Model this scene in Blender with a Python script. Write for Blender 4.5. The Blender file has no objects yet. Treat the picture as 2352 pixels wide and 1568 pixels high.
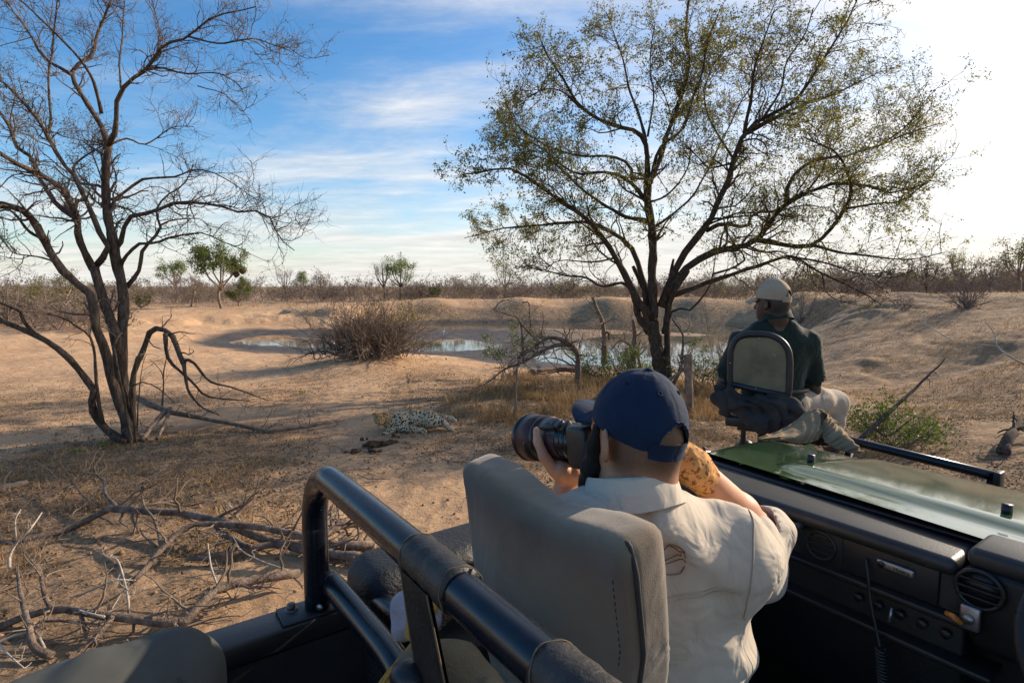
import bpy, math, random
import numpy as np
from mathutils import Vector, Matrix

# ------------------------------------------------------------------ camera, sky, sun, exposure
SC = bpy.context.scene
H = 2.1                       # eye height of the camera above the ground by the vehicle
F = 1300.0                    # focal length in pixels of a 2352 px wide picture
TH = math.atan(126 / F)       # camera pitched slightly down
cam_d = bpy.data.cameras.new("camera_view")
cam_d.sensor_width = 36; cam_d.lens = 36 * F / 2352
cam_d.clip_start = 0.05; cam_d.clip_end = 9000
cam_o = bpy.data.objects.new("camera_view", cam_d); SC.collection.objects.link(cam_o)
cam_o.location = (0, 0, H); cam_o.rotation_euler = (math.pi / 2 - TH, 0, 0)
SC.camera = cam_o

SUN_AZ, SUN_EL = math.radians(61), math.radians(24)     # azimuth clockwise from +Y (the view direction)
SUN_DIR = Vector((math.sin(SUN_AZ) * math.cos(SUN_EL), math.cos(SUN_AZ) * math.cos(SUN_EL), math.sin(SUN_EL)))
sun_d = bpy.data.lights.new("sun", 'SUN'); sun_d.energy = 5.0; sun_d.angle = math.radians(0.9); sun_d.color = (1.0, 0.84, 0.66)
sun_o = bpy.data.objects.new("sun", sun_d); SC.collection.objects.link(sun_o)
sun_o.rotation_euler = (-SUN_DIR).to_track_quat('-Z', 'Y').to_euler(); sun_o.location = SUN_DIR * 50

W = bpy.data.worlds.new("World"); SC.world = W; W.use_nodes = True
def build_world():
    nt = W.node_tree; N = nt.nodes; L = nt.links; N.clear()
    def nd(t, **k):
        n = N.new(t)
        for a, v in k.items(): setattr(n, a, v)
        return n
    def mth(op, a, b=None, clamp=False):
        n = nd('ShaderNodeMath', operation=op, use_clamp=clamp)
        for i, v in enumerate((a, b)):
            if v is None: continue
            if isinstance(v, (int, float)): n.inputs[i].default_value = v
            else: L.new(v, n.inputs[i])
        return n.outputs[0]
    out = nd('ShaderNodeOutputWorld')
    sky = nd('ShaderNodeTexSky', sky_type='NISHITA'); sky.sun_disc = False
    sky.sun_elevation = SUN_EL; sky.sun_rotation = SUN_AZ
    sky.altitude = 300; sky.air_density = 1.0; sky.dust_density = 1.2; sky.ozone_density = 2.2
    hs = nd('ShaderNodeHueSaturation'); hs.inputs['Saturation'].default_value = 1.32; L.new(sky.outputs[0], hs.inputs['Color'])
    b1 = nd('ShaderNodeBackground'); L.new(hs.outputs[0], b1.inputs[0]); b1.inputs[1].default_value = 0.145
    tc = nd('ShaderNodeTexCoord'); sep = nd('ShaderNodeSeparateXYZ'); L.new(tc.outputs['Generated'], sep.inputs[0])
    # cirrus sheet: direction projected on a layer overhead
    zz = mth('ADD', mth('MAXIMUM', sep.outputs[2], 0.0), 0.13)
    u = mth('DIVIDE', sep.outputs[0], zz); v = mth('DIVIDE', sep.outputs[1], zz)
    cmb = nd('ShaderNodeCombineXYZ'); L.new(u, cmb.inputs[0]); L.new(v, cmb.inputs[1])
    mp = nd('ShaderNodeMapping'); mp.inputs['Rotation'].default_value = (0, 0, math.radians(-28)); mp.inputs['Scale'].default_value = (0.55, 1.25, 1); mp.inputs['Location'].default_value = (3.1, 1.35, 0)
    L.new(cmb.outputs[0], mp.inputs[0])
    n1 = nd('ShaderNodeTexNoise'); n1.inputs['Scale'].default_value = 0.85; n1.inputs['Detail'].default_value = 9; n1.inputs['Roughness'].default_value = 0.6; n1.inputs['Distortion'].default_value = 0.7
    L.new(mp.outputs[0], n1.inputs['Vector'])
    n2 = nd('ShaderNodeTexNoise'); n2.inputs['Scale'].default_value = 3.4; n2.inputs['Detail'].default_value = 8; n2.inputs['Roughness'].default_value = 0.65; n2.inputs['Distortion'].default_value = 0.3
    L.new(mp.outputs[0], n2.inputs['Vector'])
    # veil thickens towards the sun and towards the horizon
    dot = nd('ShaderNodeVectorMath', operation='DOT_PRODUCT'); L.new(tc.outputs['Generated'], dot.inputs[0]); dot.inputs[1].default_value = SUN_DIR
    sunw = mth('POWER', mth('MAXIMUM', mth('ADD', mth('MULTIPLY', dot.outputs['Value'], 0.5), 0.5), 0.0), 3.2)
    hor = mth('POWER', mth('SUBTRACT', 1.0, mth('MAXIMUM', sep.outputs[2], 0.0), True), 9.0)
    dens = mth('ADD', mth('MULTIPLY', n1.outputs['Fac'], 0.8), mth('MULTIPLY', n2.outputs['Fac'], 0.32))
    dens = mth('ADD', dens, mth('MULTIPLY', sunw, 0.36)); dens = mth('ADD', dens, mth('MULTIPLY', hor, 0.36))
    rp = nd('ShaderNodeMapRange', interpolation_type='SMOOTHSTEP'); rp.inputs['From Min'].default_value = 0.56; rp.inputs['From Max'].default_value = 0.97
    rp.inputs['To Max'].default_value = 0.93; L.new(dens, rp.inputs['Value'])
    cl = nd('ShaderNodeBackground'); cl.inputs[0].default_value = (1.0, 0.975, 0.94, 1)
    glow = mth('POWER', mth('MAXIMUM', mth('ADD', mth('MULTIPLY', dot.outputs['Value'], 0.5), 0.5), 0.0), 34.0)
    tex = mth('ADD', 0.40, mth('MULTIPLY', n2.outputs['Fac'], 0.52))
    L.new(mth('ADD', tex, mth('MULTIPLY', glow, 0.55)), cl.inputs[1])
    mx = nd('ShaderNodeMixShader'); L.new(rp.outputs[0], mx.inputs[0]); L.new(b1.outputs[0], mx.inputs[1]); L.new(cl.outputs[0], mx.inputs[2])
    L.new(mx.outputs[0], out.inputs[0])
build_world()
SC.view_settings.view_transform = 'Standard'; SC.view_settings.look = 'None'
SC.view_settings.exposure = 0.46; SC.view_settings.gamma = 1.0; SC.view_settings.use_curve_mapping = False
SC.cycles.max_bounces = 4; SC.cycles.diffuse_bounces = 3; SC.cycles.glossy_bounces = 3; SC.cycles.transmission_bounces = 2; SC.cycles.use_denoising = True
SC.cycles.use_adaptive_sampling = True; SC.cycles.adaptive_threshold = 0.02

# ------------------------------------------------------------------ helpers
rng = np.random.default_rng(11)
random.seed(5)
COL = SC.collection
A3 = lambda *a: np.array(a, float)
def nrm(v):
    v = np.asarray(v, float); return v / (np.linalg.norm(v, axis=-1, keepdims=True) + 1e-12)

def ray(px, py):
    x = (px - 1176) / F; y = -(py - 784) / F
    return A3(x, math.cos(TH) + y * math.sin(TH), -math.sin(TH) + y * math.cos(TH))
CAMP = A3(0, 0, H)
def P(px, py, Y):                       # point of the place seen at that pixel, Y metres ahead
    d = ray(px, py); return CAMP + d * (Y / d[1])
def PZ(px, py, z):                      # ... at height z
    d = ray(px, py); return CAMP + d * ((z - H) / d[2])

def vhash(ix, iy, iz, seed):
    h = (ix.astype(np.int64) * 374761393 + iy.astype(np.int64) * 668265263 + iz.astype(np.int64) * 2147483647 + seed * 974711) & 0x7fffffff
    h = ((h ^ (h >> 13)) * 1274126177) & 0x7fffffff
    h = h ^ (h >> 16)
    return (h & 0xffff) / 65535.0
def vnoise(x, y, z=None, seed=0):
    if z is None:
        x0, y0 = np.floor(x), np.floor(y); fx, fy = x - x0, y - y0; fx = fx * fx * (3 - 2 * fx); fy = fy * fy * (3 - 2 * fy); o = np.zeros_like(x0)
        a, b, c, d = (vhash(x0 + i, y0 + j, o, seed) for i, j in ((0, 0), (1, 0), (0, 1), (1, 1)))
        return ((a * (1 - fx) + b * fx) * (1 - fy) + (c * (1 - fx) + d * fx) * fy) * 2 - 1
    x0, y0, z0 = np.floor(x), np.floor(y), np.floor(z)
    fx, fy, fz = x - x0, y - y0, z - z0
    fx = fx * fx * (3 - 2 * fx); fy = fy * fy * (3 - 2 * fy); fz = fz * fz * (3 - 2 * fz)
    r = 0
    for dz in (0, 1):
        for dy in (0, 1):
            for dx in (0, 1):
                w = (fx if dx else 1 - fx) * (fy if dy else 1 - fy) * (fz if dz else 1 - fz)
                r = r + w * vhash(x0 + dx, y0 + dy, z0 + dz, seed)
    return r * 2 - 1
def fbm(x, y, z=None, o=4, seed=0, g=0.5):
    r = 0; a = 1; f = 1
    for i in range(o):
        r = r + a * vnoise(x * f, y * f, None if z is None else z * f, seed + i * 17); a *= g; f *= 2.03
    return r
def sstep(a, b, x):
    t = np.clip((x - a) / (b - a), 0, 1); return t * t * (3 - 2 * t)

# ---- materials
def mat(name, c1, c2=None, rough=0.7, scale=6.0, bump=0.0, bscale=30.0, metal=0.0, coat=0.0, spec=0.5, island=0.0, transl=0.0,
        lo=0.35, hi=0.65, detail=5, stretch=None, sheen=0.0, c3=None, s3=1.0, t3=(0.6, 0.7), rvar=0.0, sss=0.0, bdist=0.02, wave=None):
    m = bpy.data.materials.new(name); m.use_nodes = True
    nt = m.node_tree; N = nt.nodes; L = nt.links
    bs = N['Principled BSDF']; o = N['Material Output']
    bs.inputs['Roughness'].default_value = rough; bs.inputs['Metallic'].default_value = metal
    bs.inputs['Coat Weight'].default_value = coat; bs.inputs['Coat Roughness'].default_value = 0.06
    bs.inputs['Specular IOR Level'].default_value = spec
    if sheen: bs.inputs['Sheen Weight'].default_value = sheen; bs.inputs['Sheen Roughness'].default_value = 0.5
    if sss: bs.inputs['Subsurface Weight'].default_value = sss; bs.inputs['Subsurface Radius'].default_value = (0.012, 0.004, 0.002); bs.inputs['Subsurface Scale'].default_value = 1.0
    tc = N.new('ShaderNodeTexCoord'); vec = tc.outputs['Object']
    if stretch:
        mp = N.new('ShaderNodeMapping'); mp.inputs['Scale'].default_value = stretch; L.new(vec, mp.inputs[0]); vec = mp.outputs[0]
    def noise(s, d=detail, r=0.6):
        n = N.new('ShaderNodeTexNoise'); n.inputs['Scale'].default_value = s; n.inputs['Detail'].default_value = d; n.inputs['Roughness'].default_value = r
        L.new(vec, n.inputs['Vector']); return n.outputs['Fac']
    def mixc(f, a, b):
        x = N.new('ShaderNodeMix'); x.data_type = 'RGBA'
        if isinstance(f, float): x.inputs[0].default_value = f
        else: L.new(f, x.inputs[0])
        for i, v in ((6, a), (7, b)):
            if isinstance(v, tuple): x.inputs[i].default_value = (*v[:3], 1)
            else: L.new(v, x.inputs[i])
        return x.outputs[2]
    def rng_(f, a, b, ta=0.0, tb=1.0):
        x = N.new('ShaderNodeMapRange'); x.inputs['From Min'].default_value = a; x.inputs['From Max'].default_value = b
        x.inputs['To Min'].default_value = ta; x.inputs['To Max'].default_value = tb; L.new(f, x.inputs['Value']); return x.outputs[0]
    col = None
    if c2 is None: bs.inputs['Base Color'].default_value = (*c1, 1)
    else:
        f = rng_(noise(scale), lo, hi)
        if island:
            g = N.new('ShaderNodeNewGeometry'); x = N.new('ShaderNodeMath'); x.operation = 'MULTIPLY_ADD'
            L.new(g.outputs['Random Per Island'], x.inputs[0]); x.inputs[1].default_value = island
            y = N.new('ShaderNodeMath'); y.operation = 'MULTIPLY'; L.new(f, y.inputs[0]); y.inputs[1].default_value = 1 - island
            L.new(y.outputs[0], x.inputs[2]); f = x.outputs[0]
        col = mixc(f, c1, c2)
        if c3 is not None: col = mixc(rng_(noise(s3), t3[0], t3[1]), col, c3)
        L.new(col, bs.inputs['Base Color'])
    if rvar: L.new(rng_(noise(scale * 2.3), 0.3, 0.7, rough - rvar, rough + rvar), bs.inputs['Roughness'])
    if bump:
        b = N.new('ShaderNodeBump'); b.inputs['Strength'].default_value = bump; b.inputs['Distance'].default_value = bdist
        L.new(noise(bscale, 4, 0.6), b.inputs['Height']); L.new(b.outputs[0], bs.inputs['Normal'])
        if wave:
            w = N.new('ShaderNodeTexNoise'); w.inputs['Scale'].default_value = wave[0]; w.inputs['Detail'].default_value = 2.5; w.inputs['Distortion'].default_value = 1.2
            L.new(vec, w.inputs['Vector'])
            b2 = N.new('ShaderNodeBump'); b2.inputs['Strength'].default_value = wave[1]; b2.inputs['Distance'].default_value = wave[2]
            L.new(w.outputs['Fac'], b2.inputs['Height']); L.new(b2.outputs[0], b.inputs['Normal'])
    if transl:
        t = N.new('ShaderNodeBsdfTranslucent')
        if col is not None: L.new(col, t.inputs[0])
        else: t.inputs[0].default_value = (*c1, 1)
        x = N.new('ShaderNodeMixShader'); x.inputs[0].default_value = transl
        L.new(bs.outputs[0], x.inputs[1]); L.new(t.outputs[0], x.inputs[2]); L.new(x.outputs[0], o.inputs[0])
    return m

# ---- objects
def tag(o, label=None, cat=None, group=None, kind=None):
    if label: o['label'] = label
    if cat: o['category'] = cat
    if group: o['group'] = group
    if kind: o['kind'] = kind
    return o
def empty(name, loc=(0, 0, 0), label=None, cat=None, group=None):
    o = bpy.data.objects.new(name, None); COL.objects.link(o); o.location = tuple(loc); o.empty_display_size = 0.1
    return tag(o, label, cat, group)

class MB:
    """collects vertices and faces, builds one mesh object"""
    def __init__(s): s.v = []; s.q = []; s.t = []; s.n = 0; s.mq = []; s.mt = []
    def add(s, v, f, mi=0):
        v = np.asarray(v, float).reshape(-1, 3); f = np.asarray(f, np.int64)
        if len(f):
            (s.q if f.shape[1] == 4 else s.t).append(f + s.n)
            (s.mq if f.shape[1] == 4 else s.mt).append(np.full(len(f), mi, np.int32))
        s.v.append(v); s.n += len(v); return s
    def more(s, f, base, mi=0):
        f = np.asarray(f, np.int64)
        (s.q if f.shape[1] == 4 else s.t).append(f + base); (s.mq if f.shape[1] == 4 else s.mt).append(np.full(len(f), mi, np.int32))
    def build(s, name, m, parent=None, smooth=True, origin=None, at=None):
        V = np.concatenate(s.v) if s.v else np.zeros((0, 3))
        if parent is not None:
            mw = parent.location
            pp = parent.parent
            off = np.array(mw)
            while pp is not None: off = off + np.array(pp.location); pp = pp.parent
            V = V - off
        if origin is not None: V = V - np.asarray(origin)
        Q = np.concatenate(s.q) if s.q else np.zeros((0, 4), np.int64)
        T = np.concatenate(s.t) if s.t else np.zeros((0, 3), np.int64)
        me = bpy.data.meshes.new(name)
        me.vertices.add(len(V)); me.vertices.foreach_set('co', V.astype(np.float32).ravel())
        nl = Q.size + T.size; me.loops.add(nl)
        me.loops.foreach_set('vertex_index', np.concatenate([Q.ravel(), T.ravel()]).astype(np.int32))
        npoly = len(Q) + len(T); me.polygons.add(npoly)
        st = np.concatenate([np.arange(len(Q)) * 4, Q.size + np.arange(len(T)) * 3]).astype(np.int32)
        me.polygons.foreach_set('loop_start', st)
        ms = m if isinstance(m, (list, tuple)) else [m]
        for x in ms: me.materials.append(x)
        if len(ms) > 1:
            me.polygons.foreach_set('material_index', np.concatenate([*s.mq, *s.mt]).astype(np.int32))
        me.polygons.foreach_set('use_smooth', np.full(npoly, smooth, dtype=bool))
        me.update(calc_edges=True)
        o = bpy.data.objects.new(name, me); COL.objects.link(o)
        if parent is not None: o.parent = parent
        elif origin is not None: o.location = tuple(origin)
        return o
    # -- shapes
    def box(s, c, h, R=None, mi=0):
        c = np.asarray(c, float); h = np.asarray(h, float); R = np.eye(3) if R is None else np.asarray(R)
        v = np.array([[x, y, z] for x in (-1, 1) for y in (-1, 1) for z in (-1, 1)], float) * h @ R.T + c
        return s.add(v, [[0, 1, 3, 2], [4, 6, 7, 5], [0, 4, 5, 1], [2, 3, 7, 6], [0, 2, 6, 4], [1, 5, 7, 3]], mi)
    def rbox(s, c, h, R=None, r=0.01, n=3, mi=0):
        """box with rounded edges"""
        c = np.asarray(c, float); h = np.asarray(h, float); R = np.eye(3) if R is None else np.asarray(R)
        r = min(r, h.min() * 0.98)
        ts = np.concatenate([-1 + (1 - np.cos(np.linspace(0, math.pi / 2, n + 1))) * 0, []])
        # cube sphere pushed out to the box
        a = np.tan(np.linspace(-math.pi / 4, math.pi / 4, 2 * n + 1))
        U, Vv = np.meshgrid(a, a, indexing='ij'); k = 2 * n + 1
        idx = np.arange(k * k).reshape(k, k)
        fq = np.stack([idx[:-1, :-1], idx[1:, :-1], idx[1:, 1:], idx[:-1, 1:]], -1).reshape(-1, 4)
        for ax in range(3):
            for sg in (-1, 1):
                p = np.zeros((k, k, 3)); p[..., ax] = sg; p[..., (ax + 1) % 3] = U * sg; p[..., (ax + 2) % 3] = Vv
                d = nrm(p); base = np.sign(np.round(p, 6)); 
                q = d * r + base * (h - r) 
                q = np.where(np.abs(p) < 1e-6, d * r, q)
                s.add((q.reshape(-1, 3)) @ R.T + c, fq, mi)
        return s
    def tube(s, pts, rad, sides=8, caps=True, mi=0, ell=None):
        p = np.asarray(pts, float); n = len(p); rad = np.broadcast_to(np.asarray(rad, float), (n,))
        t = nrm(np.gradient(p, axis=0)); ref = A3(0, 0, 1) if abs(t[0][2]) < 0.9 else A3(1, 0, 0)
        x = nrm(np.cross(ref, t[0])); X = []
        for i in range(n):
            x = nrm(x - t[i] * np.dot(x, t[i])); X.append(x)
        X = np.array(X); Yv = np.cross(t, X)
        a = np.arange(sides) * 2 * math.pi / sides
        e = (1, 1) if ell is None else ell
        v = p[:, None] + rad[:, None, None] * (np.cos(a)[None, :, None] * X[:, None] * e[0] + np.sin(a)[None, :, None] * Yv[:, None] * e[1])
        i = np.arange(n - 1)[:, None] * sides; j = np.arange(sides)[None]; j2 = (j + 1) % sides
        f = np.stack([i + j, i + j2, i + sides + j2, i + sides + j], -1).reshape(-1, 4)
        b = s.n; s.add(v, f, mi)
        if caps:
            c0 = s.n; s.add([p[0], p[-1]], np.zeros((0, 3), int))
            jj = np.arange(sides); jk = (jj + 1) % sides
            s.more(np.stack([np.full(sides, c0 - 0), b + jk, b + jj], -1), 0, mi)
            s.more(np.stack([np.full(sides, c0 + 1), b + (n - 1) * sides + jj, b + (n - 1) * sides + jk], -1), 0, mi)
        return s
    def tubes(s, PP, RR, sides=3, mi=0):
        """many thin tubes at once: PP (N,K,3) RR (N,K)"""
        PP = np.asarray(PP, float); N, K, _ = PP.shape
        if N == 0: return s
        t = nrm(np.gradient(PP, axis=1)); ref = nrm(np.random.default_rng(1).normal(size=(N, 1, 3)))
        X = nrm(np.cross(t, ref)); Yv = np.cross(t, X); a = np.arange(sides) * 2 * math.pi / sides
        v = PP[:, :, None] + RR[:, :, None, None] * (np.cos(a)[None, None, :, None] * X[:, :, None] + np.sin(a)[None, None, :, None] * Yv[:, :, None])
        b = (np.arange(N) * K * sides)[:, None, None]; i = (np.arange(K - 1) * sides)[None, :, None]; j = np.arange(sides)[None, None]; j2 = (j + 1) % sides
        f = np.stack([b + i + j, b + i + j2, b + i + sides + j2, b + i + sides + j], -1).reshape(-1, 4)
        return s.add(v, f, mi)
    def leaves(s, C, size, g=None, aspect=0.5, up=0.3, mi=0, fold=0.25):
        """leaf-shaped pairs of triangles round the points C"""
        g = rng if g is None else g; N = len(C)
        if N == 0: return s
        size = np.broadcast_to(np.asarray(size, float), (N,)) * g.uniform(0.6, 1.3, N)
        d = nrm(g.normal(size=(N, 3)) + A3(0, 0, -0.15)); n = nrm(g.normal(size=(N, 3)) + A3(0, 0, up)); w = nrm(np.cross(n, d)); n = np.cross(d, w)
        a = C; b = C + d * size[:, None]; m = C + d * size[:, None] * 0.5 - n * (size * fold * 0.5)[:, None]
        l = m + w * (size * aspect * 0.5)[:, None] + n * (size * fold)[:, None]; r = m - w * (size * aspect * 0.5)[:, None] + n * (size * fold)[:, None]
        v = np.stack([a, l, b, r], 1).reshape(-1, 3); i = np.arange(N)[:, None] * 4
        return s.add(v, np.concatenate([i + [[0, 1, 2]], i + [[0, 2, 3]]]), mi)
    def grid(s, V, mi=0, wrapu=False):
        """V (n,m,3) surface"""
        n, m, _ = V.shape; idx = np.arange(n * m).reshape(n, m)
        if wrapu: idx = np.concatenate([idx, idx[:1]])
        f = np.stack([idx[:-1, :-1], idx[1:, :-1], idx[1:, 1:], idx[:-1, 1:]], -1).reshape(-1, 4)
        return s.add(V.reshape(-1, 3), f, mi)

def spline(pts, n=8):
    """Catmull-Rom through the points (rows may carry extra columns)"""
    p = np.asarray(pts, float)
    if len(p) < 3: 
        t = np.linspace(0, 1, n + 1)[:, None]; return p[0] * (1 - t) + p[-1] * t
    q = np.concatenate([[2 * p[0] - p[1]], p, [2 * p[-1] - p[-2]]]); out = []
    t = np.linspace(0, 1, n, endpoint=False)[:, None]
    for i in range(1, len(q) - 2):
        a, b, c, d = q[i - 1], q[i], q[i + 1], q[i + 2]
        out.append(0.5 * (2 * b + (c - a) * t + (2 * a - 5 * b + 4 * c - d) * t ** 2 + (3 * b - a - 3 * c + d) * t ** 3))
    return np.concatenate(out + [p[-1:]])
def rot(axis, deg):
    return np.array(Matrix.Rotation(math.radians(deg), 3, Vector(axis)))
def frame(fwd, up=(0, 0, 1)):
    """columns: right, forward, up"""
    f = nrm(fwd); r = nrm(np.cross(f, up)); u = np.cross(r, f); return np.stack([r, f, u], 1)

# ---- soft modelling: signed distance field on a grid, meshed with surface nets
class SDF:
    def __init__(s, lo, hi, h):
        s.lo = np.asarray(lo, float); s.h = h; s.n = np.ceil((np.asarray(hi) - s.lo) / h).astype(int) + 1
        s.f = np.full(s.n, 1.0)
    def _sub(s, lo, hi):
        a = np.clip(np.floor((np.asarray(lo) - s.lo) / s.h).astype(int), 0, s.n); b = np.clip(np.ceil((np.asarray(hi) - s.lo) / s.h).astype(int) + 1, 0, s.n)
        sl = tuple(slice(i, j) for i, j in zip(a, b)); ax = [s.lo[i] + np.arange(a[i], b[i]) * s.h for i in range(3)]
        return sl, np.stack(np.meshgrid(*ax, indexing='ij'), -1)
    def _op(s, sl, d, k, op):
        f = s.f[sl]
        if op == 'u':
            hh = np.clip(0.5 + 0.5 * (f - d) / k, 0, 1) if k else (d < f) * 1.0
            s.f[sl] = f * (1 - hh) + d * hh - k * hh * (1 - hh)
        elif op == 's':
            d = -d; hh = np.clip(0.5 - 0.5 * (f - d) / max(k, 1e-6), 0, 1); s.f[sl] = f * (1 - hh) + d * hh + k * hh * (1 - hh)
        elif op == 'i': s.f[sl] = np.maximum(f, d)
    def cone(s, a, b, ra, rb, k=0.02, op='u', sq=None):
        a = np.asarray(a, float); b = np.asarray(b, float); m = max(ra, rb) + k + 5 * s.h
        sl, p = s._sub(np.minimum(a, b) - m, np.maximum(a, b) + m)
        if p.size == 0: return s
        ab = b - a; t = np.clip(((p - a) @ ab) / (ab @ ab + 1e-12), 0, 1)
        d = np.linalg.norm(p - a - t[..., None] * ab, axis=-1) - (ra + (rb - ra) * t)
        s._op(sl, d, k, op); return s
    def chain(s, pts, rad, k=0.02, op='u'):
        for i in range(len(pts) - 1): s.cone(pts[i], pts[i + 1], rad[i], rad[i + 1], k, op)
        return s
    def ell(s, c, r, R=None, k=0.02, op='u'):
        c = np.asarray(c, float); r = np.asarray(r, float); R = np.eye(3) if R is None else np.asarray(R); m = r.max() + k + 5 * s.h
        sl, p = s._sub(c - m, c + m)
        if p.size == 0: return s
        q = (p - c) @ R; k0 = np.linalg.norm(q / r, axis=-1); k1 = np.linalg.norm(q / (r * r), axis=-1)
        d = k0 * (k0 - 1) / (k1 + 1e-9); s._op(sl, d, k, op); return s
    def box(s, c, hs, R=None, r=0.01, k=0.01, op='u'):
        c = np.asarray(c, float); hs = np.asarray(hs, float); R = np.eye(3) if R is None else np.asarray(R); m = np.linalg.norm(hs) + k + 5 * s.h
        sl, p = s._sub(c - m, c + m)
        if p.size == 0: return s
        q = np.abs((p - c) @ R) - (hs - r)
        d = np.linalg.norm(np.maximum(q, 0), axis=-1) + np.minimum(q.max(-1), 0) - r; s._op(sl, d, k, op); return s
    def plane(s, pt, n, op='i'):
        """keep the side the normal points away from"""
        sl, p = s._sub(s.lo, s.lo + s.h * s.n); s.f = np.maximum(s.f, (p - np.asarray(pt)) @ nrm(n)); return s
    def shell(s, th): s.f = np.abs(s.f) - th; return s
    def disp(s, fn):
        sl, p = s._sub(s.lo, s.lo + s.h * s.n); s.f = s.f + fn(p[..., 0], p[..., 1], p[..., 2]); return s
    def mesh(s, mb=None):
        f = s.f; g = f < 0; n = np.array(f.shape) - 1
        cs = [g[a:a + n[0], b:b + n[1], c:c + n[2]] for a in (0, 1) for b in (0, 1) for c in (0, 1)]
        al = cs[0].copy(); an = cs[0].copy()
        for q in cs[1:]: al &= q; an |= q
        m = an & ~al; ijk = np.argwhere(m); idx = np.full(n, -1); idx[m] = np.arange(len(ijk)); I, J, Kk = ijk.T
        cv = np.stack([f[I + a, J + b, Kk + c] for a in (0, 1) for b in (0, 1) for c in (0, 1)], 1); pos = np.array([[a, b, c] for a in (0, 1) for b in (0, 1) for c in (0, 1)], float)
        acc = np.zeros((len(ijk), 3)); cnt = np.zeros(len(ijk))
        for p in range(8):
            for q in range(p + 1, 8):
                if np.abs(pos[p] - pos[q]).sum() != 1: continue
                fa, fb = cv[:, p], cv[:, q]; c = (fa < 0) != (fb < 0); t = np.where(c, fa / np.where(c, fa - fb, 1), 0); cnt += c
                acc += (pos[p] + (pos[q] - pos[p]) * t[:, None]) * c[:, None]
        V = (ijk + acc / cnt[:, None]) * s.h + s.lo; Fs = []
        for ax in range(3):
            o1, o2 = (ax + 1) % 3, (ax + 2) % 3
            ia = [slice(1, -1)] * 3; ib = [slice(1, -1)] * 3; ia[ax] = slice(0, -1); ib[ax] = slice(1, None)
            a, b = g[tuple(ia)], g[tuple(ib)]
            for flip, msk in ((0, a & ~b), (1, ~a & b)):
                e = np.argwhere(msk)
                if len(e) == 0: continue
                for q in (o1, o2): e[:, q] += 1
                def at(d1, d2):
                    c = e.copy(); c[:, o1] += d1; c[:, o2] += d2; return idx[c[:, 0], c[:, 1], c[:, 2]]
                q = np.stack([at(-1, -1), at(0, -1), at(0, 0), at(-1, 0)], -1)
                Fs.append(q[:, ::-1] if flip else q)
        Fq = np.concatenate(Fs); Fq = Fq[(Fq >= 0).all(1)]
        mb = mb or MB(); return mb.add(V, Fq)

# ---- branches
def grow(PP, RR, n, length, ang=(25, 65), K=5, jit=0.25, up=0.05, tmin=0.25, rk=0.5, rmin=0.002, g=None, lw=True, taper=0.35, out=None):
    """n side shoots from the polylines PP (N,K,3) / RR (N,K)"""
    g = rng if g is None else g; N, Kp, _ = PP.shape
    L = np.linalg.norm(np.diff(PP, axis=1), axis=2).sum(1)
    pi = g.choice(N, n, p=L / L.sum()) if lw else g.integers(0, N, n)
    t = tmin + (1 - tmin) * g.random(n) ** 0.8; x = t * (Kp - 1); i = np.minimum(x.astype(int), Kp - 2); fr = (x - i)[:, None]
    o = PP[pi, i] * (1 - fr) + PP[pi, i + 1] * fr; tg = nrm(PP[pi, i + 1] - PP[pi, i])
    r0 = (RR[pi, i] * (1 - fr[:, 0]) + RR[pi, i + 1] * fr[:, 0]) * rk
    r0 = np.maximum(r0, rmin)
    a = np.radians(g.uniform(*ang, n))[:, None]; pr = nrm(np.cross(tg, g.normal(size=(n, 3))))
    d = nrm(tg * np.cos(a) + pr * np.sin(a) + A3(0, 0, up))
    if out is not None: d = nrm(d + nrm(o - out[0]) * out[1])
    ln = g.uniform(*length, n) * (1.15 - 0.5 * t)
    pts = [o]; st = (ln / (K - 1))[:, None]
    for k in range(K - 1):
        d = nrm(d + g.normal(size=(n, 3)) * jit + A3(0, 0, up)); pts.append(pts[-1] + d * st)
    Q = np.stack(pts, 1); R = r0[:, None] * np.linspace(1, taper, K)[None]
    return Q, np.maximum(R, rmin * 0.6)
def limbs(defs, K=14):
    """list of (points (n,3), r0, r1) -> resampled arrays"""
    PP, RR = [], []
    for p, r0, r1 in defs:
        s = spline(p, 6); d = np.concatenate([[0], np.cumsum(np.linalg.norm(np.diff(s, axis=0), axis=1))]); u = np.linspace(0, d[-1], K)
        PP.append(np.stack([np.interp(u, d, s[:, i]) for i in range(3)], 1)); RR.append(r0 + (r1 - r0) * np.linspace(0, 1, K) ** 0.8)
    return np.array(PP), np.array(RR)
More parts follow.
